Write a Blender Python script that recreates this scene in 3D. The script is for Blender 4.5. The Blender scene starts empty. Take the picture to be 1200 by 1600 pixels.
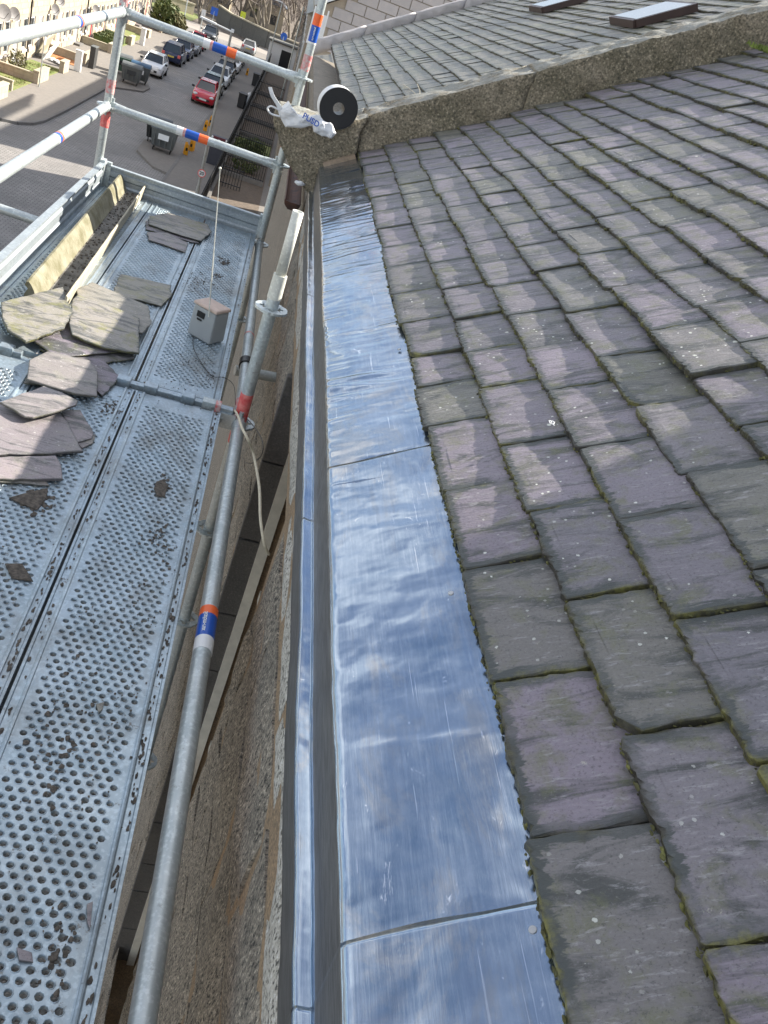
import bpy, bmesh, math, random
from mathutils import Vector, Matrix, noise
R = math.radians
rnd = random.Random(7)
scn = bpy.context.scene
col = scn.collection

# ------------------------------------------------------------------ camera, sky, sun
YAW, PITCH, ROLL, FPX = 0.26451785, 0.50744034, 0.37831617, 1341.53
def cam_axes():
    ca, sa, cb, sb, cg, sg = math.cos(YAW), math.sin(YAW), math.cos(PITCH), math.sin(PITCH), math.cos(ROLL), math.sin(ROLL)
    f = Vector((sa*cb, ca*cb, -sb)); r = Vector((ca, -sa, 0)); u = r.cross(f)
    return r*cg+u*sg, -r*sg+u*cg, f
cr, cu, cf = cam_axes()
cam = bpy.data.cameras.new("camera"); camo = bpy.data.objects.new("camera", cam); col.objects.link(camo)
M3 = Matrix((cr, cu, -cf)).transposed()
camo.matrix_world = M3.to_4x4()
cam.sensor_fit = 'VERTICAL'; cam.sensor_height = 24; cam.lens = 24*FPX/1600
cam.clip_start = 0.05; cam.clip_end = 3000
scn.camera = camo

SUN = Vector((1.376, 0.70, 1.0)).normalized()          # towards the sun
sun_el = math.asin(SUN.z); sun_az = math.atan2(SUN.x, SUN.y)
w = bpy.data.worlds.new("World"); scn.world = w; w.use_nodes = True
nt = w.node_tree; nt.nodes.clear()
out = nt.nodes.new('ShaderNodeOutputWorld'); bg = nt.nodes.new('ShaderNodeBackground'); sky = nt.nodes.new('ShaderNodeTexSky')
sky.sky_type = 'NISHITA'; sky.sun_disc = False; sky.sun_elevation = sun_el; sky.sun_rotation = sun_az
sky.air_density = 1.0; sky.dust_density = 0.6; sky.ozone_density = 1.5
tc = nt.nodes.new('ShaderNodeTexCoord'); mp = nt.nodes.new('ShaderNodeMapping'); mp.inputs['Scale'].default_value = (1, 1, 2.2)
nz = nt.nodes.new('ShaderNodeTexNoise'); nz.inputs['Scale'].default_value = 2.6; nz.inputs['Detail'].default_value = 7; nz.inputs['Roughness'].default_value = .58
cr_ = nt.nodes.new('ShaderNodeValToRGB'); cr_.color_ramp.elements[0].position = .49; cr_.color_ramp.elements[1].position = .60; cr_.color_ramp.elements[0].color = (.10, .10, .10, 1)
mx = nt.nodes.new('ShaderNodeMix'); mx.data_type = 'RGBA'
nt.links.new(tc.outputs['Generated'], mp.inputs[0]); nt.links.new(mp.outputs[0], nz.inputs['Vector']); nt.links.new(nz.outputs[0], cr_.inputs[0])
nt.links.new(cr_.outputs[0], mx.inputs[0]); nt.links.new(sky.outputs[0], mx.inputs[6]); mx.inputs[7].default_value = (9.0, 8.8, 8.6, 1)
nt.links.new(mx.outputs[2], bg.inputs[0]); bg.inputs[1].default_value = 0.078
nt.links.new(bg.outputs[0], out.inputs[0])
sd = bpy.data.lights.new("sun", 'SUN'); sd.energy = 5.0; sd.angle = R(.5); sd.color = (1, .93, .82)
so = bpy.data.objects.new("sun", sd); col.objects.link(so); so.rotation_euler = SUN.to_track_quat('Z', 'Y').to_euler()
so.location = (10, 0, 20)
vs = scn.view_settings; vs.view_transform = 'Standard'; vs.look = 'None'; vs.exposure = 1.5; vs.gamma = 1; vs.use_curve_mapping = False
scn.cycles.max_bounces = 6; scn.cycles.glossy_bounces = 3; scn.cycles.transmission_bounces = 4; scn.cycles.diffuse_bounces = 3

# ------------------------------------------------------------------ materials
MATS = {}
def new_mat(name):
    m = bpy.data.materials.new(name); m.use_nodes = True; MATS[name] = m
    n = m.node_tree; b = n.nodes['Principled BSDF']; return m, n, b
def N(n, t, **k):
    x = n.nodes.new(t)
    for a, v in k.items():
        if a[0] == 'i' and a[1:].isdigit(): x.inputs[int(a[1:])].default_value = v
        else: setattr(x, a, v)
    return x
def noise_n(n, vec, scale, detail=4, rough=.55, dist=0):
    x = n.nodes.new('ShaderNodeTexNoise'); x.inputs['Scale'].default_value = scale; x.inputs['Detail'].default_value = detail
    x.inputs['Roughness'].default_value = rough; x.inputs['Distortion'].default_value = dist
    if vec is not None: n.links.new(vec, x.inputs['Vector'])
    return x.outputs[0]
def ramp(n, fac, p0, p1, c0=(0, 0, 0, 1), c1=(1, 1, 1, 1)):
    r = n.nodes.new('ShaderNodeValToRGB'); r.color_ramp.elements[0].position = p0; r.color_ramp.elements[1].position = p1
    r.color_ramp.elements[0].color = c0; r.color_ramp.elements[1].color = c1
    n.links.new(fac, r.inputs[0]); return r.outputs[0]
def mixc(n, fac, a, b, mode='MIX'):
    x = n.nodes.new('ShaderNodeMix'); x.data_type = 'RGBA'; x.blend_type = mode
    for i, v in ((0, fac), (6, a), (7, b)):
        if isinstance(v, (int, float)): x.inputs[i].default_value = v
        elif isinstance(v, (tuple, list)): x.inputs[i].default_value = (*v[:3], 1)
        else: n.links.new(v, x.inputs[i])
    return x.outputs[2]
def math_n(n, op, a, b=0.0):
    x = n.nodes.new('ShaderNodeMath'); x.operation = op
    for i, v in ((0, a), (1, b)):
        if isinstance(v, (int, float)): x.inputs[i].default_value = v
        else: n.links.new(v, x.inputs[i])
    return x.outputs[0]
def pos(n, scale=(1, 1, 1), rot=(0, 0, 0), obj=False):
    if obj: src = n.nodes.new('ShaderNodeTexCoord').outputs['Object']
    else: src = n.nodes.new('ShaderNodeNewGeometry').outputs['Position']
    m = n.nodes.new('ShaderNodeMapping'); m.inputs['Scale'].default_value = scale; m.inputs['Rotation'].default_value = rot
    n.links.new(src, m.inputs[0]); return m.outputs[0]
def bump(n, b, h, strength=.3, dist=.005):
    x = n.nodes.new('ShaderNodeBump'); x.inputs['Strength'].default_value = strength; x.inputs['Distance'].default_value = dist
    n.links.new(h, x.inputs['Height']); n.links.new(x.outputs[0], b.inputs['Normal'])
def simple(name, c, rough=.6, metal=0.0, var=.25, scale=8, c2=None, bmp=0.0, bscale=60, spec=None, stretch=(1, 1, 1), alpha=None, trans=0.0):
    m, n, b = new_mat(name)
    p = pos(n, stretch); f = noise_n(n, p, scale, 6, .6)
    c2 = c2 or tuple(x*(1-var) for x in c)
    n.links.new(mixc(n, ramp(n, f, .35, .65), c, c2), b.inputs['Base Color'])
    b.inputs['Roughness'].default_value = rough; b.inputs['Metallic'].default_value = metal
    if spec is not None: b.inputs['Specular IOR Level'].default_value = spec
    if bmp: bump(n, b, noise_n(n, p, bscale, 5, .6), bmp, .01)
    if alpha: b.inputs['Alpha'].default_value = alpha
    if trans: b.inputs['Transmission Weight'].default_value = trans
    return m

# galvanised steel
def galv(name, c, c2, rough, metal, dirt=.25):
    m, n, b = new_mat(name); p = pos(n)
    f1 = noise_n(n, p, 9, 6, .65); f2 = noise_n(n, p, 90, 3, .6); f3 = noise_n(n, p, 3.1, 4, .6)
    c_ = mixc(n, ramp(n, f1, .35, .65), c, c2); c_ = mixc(n, math_n(n, 'MULTIPLY', ramp(n, f2, .5, .62), .35), c_, tuple(min(1, x*1.5) for x in c))
    sp = ramp(n, noise_n(n, pos(n, (1, 1, 1)), 38, 5, .7), .62, .70)
    c_ = mixc(n, math_n(n, 'MULTIPLY', sp, dirt*2.2), c_, (.10, .085, .07)); c_ = mixc(n, math_n(n, 'MULTIPLY', ramp(n, f3, .5, .7), dirt), c_, (.2, .2, .19))
    if name == 'galvanised_plank':
        gr = ramp(n, noise_n(n, pos(n, (1, .5, 1)), 7, 9, .75), .50, .66); c_ = mixc(n, math_n(n, 'MULTIPLY', gr, .5), c_, (.17, .155, .13))
    n.links.new(c_, b.inputs['Base Color']); b.inputs['Metallic'].default_value = metal
    n.links.new(ramp(n, f1, .2, .8, (rough-.08,)*3+(1,), (rough+.12,)*3+(1,)), b.inputs['Roughness']); bump(n, b, f2, .15, .002)
    return m
M_TUBE = galv('galvanised_tube', (.52, .56, .56), (.40, .45, .46), .42, .55, .22)
M_PLANK = galv('galvanised_plank', (.36, .43, .48), (.27, .34, .39), .34, .6, .4)
M_TOE = galv('galvanised_toe_board', (.36, .40, .42), (.28, .32, .35), .45, .45, .25)
M_WHITETUBE = galv('pale_dry_tube', (.62, .62, .56), (.52, .53, .48), .6, .15, .12)
M_RED = simple('red_paint', (.62, .03, .04), .5, 0, .3, 30, (.75, .25, .22), .2)
M_PINK = simple('worn_red_paint', (.6, .12, .12), .6, 0, .3, 60, (.5, .48, .46))
M_ORANGE = simple('orange_band', (.85, .14, .03), .4, 0, .1)
M_BLUE = simple('blue_band', (.01, .09, .45), .3, 0, .2)
M_WHITE = simple('white_paint', (.75, .76, .76), .5, 0, .08)
M_BLACK = simple('black_plastic', (.010, .010, .012), .45, 0, .3)
M_RUBBER = simple('tyre_rubber', (.02, .02, .02), .8, 0, .3)

# lead / metal flashing
def lead_mat():
    m, n, b = new_mat('lead_sheet')
    p = pos(n); ps = pos(n, (30, 1.2, 30)); f = noise_n(n, p, 5, 6, .62); f2 = noise_n(n, ps, 6, 5, .7); f3 = noise_n(n, p, 28, 4, .6)
    c = mixc(n, ramp(n, f, .35, .68), (.22, .29, .39), (.36, .43, .52))
    c = mixc(n, math_n(n, 'MULTIPLY', ramp(n, f2, .45, .7), .3), c, (.52, .58, .66))
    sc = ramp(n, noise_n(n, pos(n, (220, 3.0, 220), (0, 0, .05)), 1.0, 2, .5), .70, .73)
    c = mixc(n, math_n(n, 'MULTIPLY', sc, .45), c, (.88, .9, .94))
    st = ramp(n, noise_n(n, pos(n, (14, 2.2, 14)), 1.0, 7, .7), .57, .66)
    c = mixc(n, math_n(n, 'MULTIPLY', st, .32), c, (.30, .30, .31))
    sm = ramp(n, noise_n(n, pos(n, (7, 2.6, 7), (0, 0, .3)), 1.0, 8, .72, .8), .50, .60)
    c = mixc(n, math_n(n, 'MULTIPLY', sm, .6), c, (.43, .425, .42))
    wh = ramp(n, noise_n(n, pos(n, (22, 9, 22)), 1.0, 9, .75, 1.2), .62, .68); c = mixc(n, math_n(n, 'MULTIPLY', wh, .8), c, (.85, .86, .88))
    n.links.new(c, b.inputs['Base Color']); b.inputs['Metallic'].default_value = .93
    n.links.new(ramp(n, f3, .3, .75, (.10,)*3+(1,), (.24,)*3+(1,)), b.inputs['Roughness'])
    h = math_n(n, 'ADD', math_n(n, 'MULTIPLY', noise_n(n, p, 13, 2, .45), 1.0), math_n(n, 'MULTIPLY', f2, .05)); bump(n, b, h, .24, .012)
    return m
M_LEAD = lead_mat()
M_LEAD_SHADE = simple('lead_upstand_painted_shade', (.19, .185, .18), .42, .65, .35, 14, (.11, .105, .10), .25, 30, None, (8, 1, 8))  # riser and drop faces: their shade and dark reflections put into the colour

# slates
def slate_mat(name, ca, cb, cg, moss, lich, stain=(.10, .105, .055), st=.55, bs=.7):
    m, n, b = new_mat(name)
    p = pos(n); oi = n.nodes.new('ShaderNodeObjectInfo'); rn = oi.outputs['Random']
    at = n.nodes.new('ShaderNodeAttribute'); at.attribute_name = 'tint'; rr = math_n(n, 'FRACT', math_n(n, 'ADD', rn, at.outputs['Fac']))
    cx_ = n.nodes.new('ShaderNodeCombineXYZ'); n.links.new(math_n(n, 'MULTIPLY', rr, 37.0), cx_.inputs[0]); n.links.new(math_n(n, 'MULTIPLY', rr, 91.0), cx_.inputs[2])
    def shifted(sc):
        a = n.nodes.new('ShaderNodeVectorMath'); a.operation = 'ADD'; n.links.new(pos(n, sc), a.inputs[0]); n.links.new(cx_.outputs[0], a.inputs[1]); return a.outputs[0]
    f = noise_n(n, shifted((.8, 2.6, .8)), 6, 8, .68, .9); f2 = noise_n(n, p, 210, 4, .75); f3 = noise_n(n, shifted((1.0, 4.5, 1.0)), 26, 7, .72, .5); f4 = noise_n(n, shifted((1, 1, 1)), 14, 7, .7, .4)
    rr2 = math_n(n, 'FRACT', math_n(n, 'MULTIPLY', rr, 7.3)); rr3 = math_n(n, 'FRACT', math_n(n, 'MULTIPLY', rr, 23.7))
    c = mixc(n, rr, ca, cb); c = mixc(n, math_n(n, 'MULTIPLY', ramp(n, rr2, .6, 1.0), .8), c, cg)
    c = mixc(n, math_n(n, 'MULTIPLY', rr3, .35), c, tuple(x*.5 for x in ca))
    c = mixc(n, math_n(n, 'MULTIPLY', ramp(n, f, .49, .60), .85), c, (.045, .05, .047))
    c = mixc(n, math_n(n, 'MULTIPLY', ramp(n, f4, .50, .66), st), c, stain)
    c = mixc(n, math_n(n, 'MULTIPLY', ramp(n, f3, .55, .66), .7), c, (.33, .32, .33))
    c = mixc(n, math_n(n, 'MULTIPLY', ramp(n, f3, .28, .42, (1, 1, 1, 1), (0, 0, 0, 1)), .5), c, (.05, .05, .052))
    c = mixc(n, math_n(n, 'MULTIPLY', ramp(n, f2, .56, .64), .55), c, (.045, .042, .045))
    c = mixc(n, math_n(n, 'MULTIPLY', ramp(n, f2, .34, .42, (1, 1, 1, 1), (0, 0, 0, 1)), .3), c, (.30, .29, .30))
    for sc_, th_, keepf, col_ in ((52, .15, .50, (.62, .63, .58)), (23, .12, .72, (.56, .57, .50))):
        v = n.nodes.new('ShaderNodeTexVoronoi'); v.inputs['Scale'].default_value = sc_; n.links.new(p, v.inputs['Vector'])
        vr = ramp(n, v.outputs['Color'], keepf, keepf+.01); wob = math_n(n, 'MULTIPLY', noise_n(n, p, sc_*3.2, 6, .8), .42)
        sp = math_n(n, 'MULTIPLY', math_n(n, 'LESS_THAN', math_n(n, 'ADD', v.outputs['Distance'], wob), th_+.2), vr)
        sp = math_n(n, 'MULTIPLY', sp, ramp(n, noise_n(n, p, 4.3, 3), .44, .58))
        c = mixc(n, math_n(n, 'MULTIPLY', sp, lich), c, col_)
    bl = ramp(n, noise_n(n, p, 17, 9, .78), .655, .675); c = mixc(n, math_n(n, 'MULTIPLY', bl, lich*.7), c, (.46, .44, .36))
    s = n.nodes.new('ShaderNodeAttribute'); s.attribute_name = 'edge'
    e = math_n(n, 'ADD', s.outputs['Fac'], math_n(n, 'MULTIPLY', math_n(n, 'SUBTRACT', noise_n(n, p, 13, 8, .75), .5), 2.1))
    eb = math_n(n, 'ADD', s.outputs['Fac'], math_n(n, 'MULTIPLY', math_n(n, 'SUBTRACT', f3, .5), 1.3)); c = mixc(n, math_n(n, 'MULTIPLY', ramp(n, eb, .30, .42), math_n(n, 'MULTIPLY', ramp(n, noise_n(n, p, 4.0, 3), .32, .46), .95*moss)), c, (.052, .06, .058))
    mo = ramp(n, e, .58, 1.0)
    mc = mixc(n, ramp(n, noise_n(n, p, 60, 4, .7), .4, .6), (.05, .048, .028), (.165, .16, .05))
    mc = mixc(n, ramp(n, noise_n(n, p, 5, 4), .42, .58), (.045, .042, .034), mc)
    c = mixc(n, math_n(n, 'MULTIPLY', mo, moss), c, mc)
    n.links.new(c, b.inputs['Base Color']); n.links.new(ramp(n, f3, .3, .7, (.30,)*3+(1,), (.62,)*3+(1,)), b.inputs['Roughness']); b.inputs['Specular IOR Level'].default_value = .45
    h = math_n(n, 'ADD', math_n(n, 'MULTIPLY', f3, .8), math_n(n, 'ADD', math_n(n, 'MULTIPLY', f2, .35), math_n(n, 'MULTIPLY', f, 1.2))); bump(n, b, h, bs, .006)
    return m
M_SLATE = slate_mat('old_purple_slate', (.245, .21, .25), (.165, .155, .175), (.165, .17, .12), 1.0, 1.0, (.13, .14, .055), .6)
M_SLATE2 = slate_mat('weathered_grey_slate', (.24, .215, .165), (.16, .15, .115), (.19, .19, .11), .7, .4)
M_SLATE3 = slate_mat('loose_slate', (.27, .23, .24), (.22, .20, .21), (.25, .24, .18), .5, .5, (.24, .23, .19), .6, .35)
M_MOSS = simple('moss_and_dirt', (.045, .042, .026), .95, 0, .4, 18, (.15, .15, .045), .6, 120)
M_DIRT = simple('dark_debris', (.04, .034, .028), .95, 0, .4, 80, (.13, .11, .09), .6, 120)

def stone_mat(name, c1, c2, speck=.5, dark=(.05, .05, .05), b_=.7, stretch=(1, 1, 1), gs=130):
    m, n, b = new_mat(name); p = pos(n, stretch)
    oi = n.nodes.new('ShaderNodeObjectInfo')
    f = noise_n(n, p, 5, 6, .65); f2 = noise_n(n, p, gs, 4, .75); f3 = noise_n(n, p, gs*.35, 5, .7)
    c = mixc(n, ramp(n, f, .35, .65), c1, c2); c = mixc(n, math_n(n, 'MULTIPLY', oi.outputs['Random'], .35), c, tuple(x*.5 for x in c1))
    c = mixc(n, math_n(n, 'MULTIPLY', ramp(n, f2, .52, .60), speck), c, dark); c = mixc(n, math_n(n, 'MULTIPLY', ramp(n, f2, .36, .44, (1, 1, 1, 1), (0, 0, 0, 1)), speck*.8), c, tuple(min(.8, x*2.1) for x in c1))
    c = mixc(n, math_n(n, 'MULTIPLY', ramp(n, f3, .55, .7), .5), c, dark)
    n.links.new(c, b.inputs['Base Color']); b.inputs['Roughness'].default_value = .9
    bump(n, b, math_n(n, 'ADD', f3, math_n(n, 'MULTIPLY', f2, .5)), b_, .012)
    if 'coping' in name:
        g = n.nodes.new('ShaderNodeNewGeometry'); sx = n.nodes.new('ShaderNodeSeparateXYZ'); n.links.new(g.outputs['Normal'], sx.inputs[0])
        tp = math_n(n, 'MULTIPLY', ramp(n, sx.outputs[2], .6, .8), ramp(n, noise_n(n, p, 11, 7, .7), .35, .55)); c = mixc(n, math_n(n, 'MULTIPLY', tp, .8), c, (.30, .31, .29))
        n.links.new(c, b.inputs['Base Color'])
    return m
M_GRANITE = stone_mat('rough_granite', (.34, .295, .235), (.21, .185, .15), .95, (.035, .033, .03), 1.0, (1, 1.6, 1), 85)
M_GRANITE_PALE = stone_mat('pale_speckled_granite', (.62, .59, .52), (.46, .43, .38), .95, (.05, .05, .045), 1.0, (1, 1, 1), 110)
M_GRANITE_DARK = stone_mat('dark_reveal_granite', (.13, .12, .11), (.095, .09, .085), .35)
M_COPING = stone_mat('mossy_concrete_coping', (.30, .255, .185), (.17, .15, .10), .8, (.06, .055, .04), 1.0, (1, 1, 1), 75)
M_MORTAR = stone_mat('orange_lime_mortar', (.34, .235, .14), (.26, .19, .12), .5)
M_TAN = stone_mat('cream_sandstone', (.50, .42, .30), (.42, .36, .26), .12, (.3, .26, .2), .3)
M_TAN2 = stone_mat('cream_sandstone_joint', (.42, .36, .28), (.36, .31, .25), .12, (.3, .26, .2), .3)
M_WALLSTONE = stone_mat('garden_wall_stone', (.50, .44, .33), (.40, .36, .27), .2, (.2, .18, .14), .4)
M_ASHLAR = stone_mat('pale_ashlar', (.52, .48, .46), (.44, .42, .42), .12, (.3, .28, .28), .3)
M_GREYWALL = stone_mat('grey_retaining_wall', (.16, .155, .14), (.11, .11, .10), .2)
M_PAVE = stone_mat('pavement_asphalt', (.22, .20, .18), (.18, .165, .15), .15, (.08, .08, .07), .2)
M_KERB = stone_mat('kerb_granite', (.2, .19, .18), (.15, .145, .14), .2)
M_SOIL = stone_mat('garden_soil', (.16, .12, .09), (.10, .08, .06), .3)

def setts():
    m, n, b = new_mat('granite_sett_road'); p = pos(n)
    br = n.nodes.new('ShaderNodeTexBrick'); br.inputs['Scale'].default_value = 1; n.links.new(pos(n, (1, 1, 1)), br.inputs[0])
    br.inputs['Brick Width'].default_value = .26; br.inputs['Row Height'].default_value = .13; br.inputs['Mortar Size'].default_value = .015
    br.inputs['Color1'].default_value = (.21, .20, .19, 1); br.inputs['Color2'].default_value = (.30, .285, .27, 1); br.inputs['Mortar'].default_value = (.07, .065, .06, 1)
    f = noise_n(n, pos(n, (.35, 1.1, 1)), 1.0, 6, .65); c = mixc(n, math_n(n, 'MULTIPLY', ramp(n, f, .42, .62), .55), br.outputs[0], (.21, .195, .185))
    c = mixc(n, math_n(n, 'MULTIPLY', ramp(n, noise_n(n, p, .22, 4), .45, .6), .4), c, (.09, .088, .085))
    n.links.new(c, b.inputs['Base Color']); b.inputs['Roughness'].default_value = .75; bump(n, b, br.outputs['Fac'], -.4, .01); return m
M_ROAD = setts()
M_ROADFAR = simple('pale_asphalt', (.30, .27, .24), .85, 0, .15, .4)
M_GRASS = simple('short_grass', (.12, .18, .035), .95, 0, .3, 2.5, (.22, .21, .09), .5, 30)
M_EARTHBANK = simple('brown_woodland_floor', (.13, .105, .085), .95, 0, .3, .5, (.19, .16, .13), .6, 3)
M_BARK = simple('bare_bark', (.22, .19, .15), .9, 0, .3, 3, (.13, .11, .09))
M_TWIG = simple('bare_twigs', (.20, .165, .14), .9, 0, .3, 1, (.13, .11, .10))
M_LEAF = simple('evergreen_leaf', (.06, .10, .03), .7, 0, .3, 3, (.13, .15, .04))
M_LEAF2 = simple('browning_leaf', (.16, .13, .05), .7, 0, .3, 3, (.10, .11, .04))
M_WOOD = simple('weathered_wood', (.30, .22, .14), .8, 0, .3, 12)
M_GLASS = simple('dark_glass', (.02, .025, .03), .08, 0, .1); M_GLASS.node_tree.nodes['Principled BSDF'].inputs['Specular IOR Level'].default_value = .8
M_FRAME = simple('cream_frame', (.68, .64, .55), .5, 0, .15, 20)
M_IRON = simple('black_iron', (.02, .02, .022), .5, .2, .3)
M_RUST = simple('brown_cast_iron', (.045, .025, .022), .7, .2, .5, 20, (.12, .05, .03))
M_GUTTER = simple('lichened_gutter', (.13, .12, .065), .9, 0, .3, 14, (.25, .235, .17), .4, 70)
M_GUTTER_IN = simple('dirty_gutter_inside', (.09, .085, .075), .9, 0, .4, 20, (.2, .19, .17), .5, 60)
M_CREAM = simple('cream_gutter_side', (.46, .42, .32), .8, 0, .2, 20, (.34, .31, .23))
M_BINGREY = simple('grey_bin', (.14, .15, .15), .55, .2, .2, 4)
M_BINBLUE = simple('blue_bin_lid', (.03, .09, .17), .45, 0, .2)
M_YELLOW = simple('yellow_barrier', (.85, .38, .02), .5, 0, .1)
M_BOX = simple('grey_radio_casing', (.34, .36, .365), .5, 0, .08)
M_LIDP = simple('pink_beige_lid', (.56, .43, .36), .6, 0, .2, 30)
def bagmat():
    m, n, b = new_mat('thin_white_plastic'); b.inputs['Base Color'].default_value = (.78, .79, .8, 1); b.inputs['Roughness'].default_value = .35
    b.inputs['Subsurface Weight'].default_value = .3; b.inputs['Subsurface Radius'].default_value = (.02, .02, .02); bump(n, b, noise_n(n, pos(n), 45, 5, .7, 1.5), .6, .01); return m
M_BAG = bagmat()

# ------------------------------------------------------------------ mesh helpers
class MB:
    def __init__(s): s.v = []; s.f = []; s.m = []; s.sm = []
    def add(s, vs, fs, mi=0, smooth=False):
        o = len(s.v); s.v += [tuple(x) for x in vs]
        for f in fs: s.f.append(tuple(i+o for i in f)); s.m.append(mi); s.sm.append(smooth)
    def box(s, c, d, rot=None, mi=0, taper=1.0):
        c = Vector(c); hx, hy, hz = d[0]/2, d[1]/2, d[2]/2
        vs = []
        for z in (-hz, hz):
            k = 1 if z < 0 else taper
            for x, y in ((-hx, -hy), (hx, -hy), (hx, hy), (-hx, hy)):
                v = Vector((x*k, y*k, z));
                if rot: v = rot @ v
                vs.append(v+c)
        s.add(vs, [(3, 2, 1, 0), (4, 5, 6, 7), (0, 1, 5, 4), (1, 2, 6, 5), (2, 3, 7, 6), (3, 0, 4, 7)], mi)
    def tube(s, a, b, r, r2=None, n=14, mi=0, caps=True, hollow=0):
        a, b = Vector(a), Vector(b); r2 = r if r2 is None else r2; d = (b-a).normalized()
        u = d.orthogonal().normalized(); w_ = d.cross(u); vs = []
        for p, q in ((a, r), (b, r2)):
            for i in range(n): t = 2*math.pi*i/n; vs.append(p+(u*math.cos(t)+w_*math.sin(t))*q)
        s.add(vs, [(i, (i+1) % n, n+(i+1) % n, n+i) for i in range(n)], mi, True)
        if hollow:
            vs2 = []
            for p, q in ((a, r), (b, r2)):
                for i in range(n): t = 2*math.pi*i/n; vs2.append(p+(u*math.cos(t)+w_*math.sin(t))*(q-hollow))
            o = len(s.v); s.add(vs2, [(n+i, n+(i+1) % n, (i+1) % n, i) for i in range(n)], mi, True)
            for k in (0, n):
                for i in range(n):
                    j = (i+1) % n; f = (o-2*n+k+i, o-2*n+k+j, o+k+j, o+k+i); s.f.append(f if k else f[::-1]); s.m.append(mi); s.sm.append(False)
        elif caps:
            s.add(vs[:n], [tuple(range(n))[::-1]], mi); s.add(vs[n:], [tuple(range(n))], mi)
    def path(s, pts, r, n=8, mi=0, rs=None):
        pts = [Vector(p) for p in pts]; rings = []
        u = None
        for i, p in enumerate(pts):
            d = (pts[min(i+1, len(pts)-1)]-pts[max(i-1, 0)]).normalized()
            u = d.orthogonal().normalized() if u is None else (u-d*u.dot(d)).normalized(); w_ = d.cross(u); q = rs[i] if rs else r
            rings.append([p+(u*math.cos(2*math.pi*k/n)+w_*math.sin(2*math.pi*k/n))*q for k in range(n)])
        vs = [x for g in rings for x in g]; fs = []
        for i in range(len(pts)-1):
            for k in range(n): a = i*n+k; b = i*n+(k+1) % n; fs.append((a, b, b+n, a+n))
        s.add(vs, fs, mi, True); s.add(rings[0], [tuple(range(n))[::-1]], mi); s.add(rings[-1], [tuple(range(n))], mi)
    def prism(s, poly, axis, a, b, mi=0):
        n = len(poly); vs = []
        for t in (a, b):
            for p in poly: vs.append({'y': (p[0], t, p[1]), 'x': (t, p[0], p[1]), 'z': (p[0], p[1], t)}[axis])
        s.add(vs, [tuple(range(n)), tuple(range(n, 2*n))[::-1]]+[(i, n+i, n+(i+1) % n, (i+1) % n) for i in range(n)], mi)
    def blob(s, c, r, sc=(1, 1, 1), mi=0, seed=0, lev=1, amp=.25):
        bm = bmesh.new(); bmesh.ops.create_icosphere(bm, subdivisions=lev, radius=1)
        vs = []
        for v in bm.verts:
            k = 1+amp*noise.noise(v.co*1.7+Vector((seed, seed*.7, 0)))*2; vs.append((c[0]+v.co.x*r*sc[0]*k, c[1]+v.co.y*r*sc[1]*k, c[2]+v.co.z*r*sc[2]*k))
        s.add(vs, [tuple(v.index for v in f.verts) for f in bm.faces], mi, lev > 1); bm.free()
    def mesh(s, name, mats):
        me = bpy.data.meshes.new(name); me.from_pydata(s.v, [], s.f)
        for m in (mats if isinstance(mats, (list, tuple)) else [mats]): me.materials.append(m)
        me.polygons.foreach_set('material_index', s.m); me.polygons.foreach_set('use_smooth', s.sm); me.update()
        bm = bmesh.new(); bm.from_mesh(me); bmesh.ops.recalc_face_normals(bm, faces=bm.faces); bm.to_mesh(me); bm.free()
        return me
    def build(s, name, mats, parent=None, bevel=0): 
        o = bpy.data.objects.new(name, s.mesh(name, mats)); col.objects.link(o); o.parent = parent
        if bevel:
            md = o.modifiers.new('bevel', 'BEVEL'); md.width = bevel; md.segments = 2; md.limit_method = 'ANGLE'
        return o
def child(name, me, parent, loc=(0, 0, 0), rot=None, sc=None):
    o = bpy.data.objects.new(name, me); col.objects.link(o); o.parent = parent; o.location = loc
    if rot is not None: o.rotation_euler = rot
    if sc is not None: o.scale = sc
    return o
def tag(o, label=None, cat=None, group=None, kind=None):
    if label: o['label'] = label
    if cat: o['category'] = cat
    if group: o['group'] = group
    if kind: o['kind'] = kind
    return o
def thing(name, label, cat, loc=(0, 0, 0), rz=0, group=None):
    o = bpy.data.objects.new(name, None); col.objects.link(o); o.location = loc; o.rotation_euler = (0, 0, rz); o.empty_display_size = .1
    return tag(o, label, cat, group)
def copy_tree(o, parent=None):
    c = o.copy(); col.objects.link(c); c.parent = parent
    for ch in list(o.children): copy_tree(ch, c)
    return c
def text_mesh(txt, size, extrude=.001, bold=False):
    cu_ = bpy.data.curves.new('t', 'FONT'); cu_.body = txt; cu_.size = size; cu_.align_x = 'CENTER'; cu_.align_y = 'CENTER'; cu_.extrude = extrude
    if bold: cu_.offset = size*.02
    o = bpy.data.objects.new('t', cu_); col.objects.link(o); bpy.context.view_layer.update()
    me = bpy.data.meshes.new_from_object(o.evaluated_get(bpy.context.evaluated_depsgraph_get())); bpy.data.objects.remove(o); return me

G = -10.6          # street level (camera at the origin)
DZ = -1.48         # scaffold deck level
ROOF_T = R(32); U = Vector((math.cos(ROOF_T), 0, math.sin(ROOF_T))); NR = Vector((-math.sin(ROOF_T), 0, math.cos(ROOF_T)))
E0 = Vector((.495, 0, -.77))                                # visible tail line of the first slate course
def roofp(u, y, h=0): return E0+U*u+NR*h+Vector((0, y, 0))
def wm(o):
    b = Matrix.LocRotScale(o.location, o.rotation_euler, o.scale)
    return (wm(o.parent) @ o.matrix_parent_inverse @ b) if o.parent else b
def keep(o, parent):                     # parent while staying where it was built in world coordinates
    o.parent = parent; o.matrix_parent_inverse = wm(parent).inverted(); return o
def wbuild(mb, name, mats, parent, bevel=0): return keep(mb.build(name, mats, None, bevel), parent)

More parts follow.
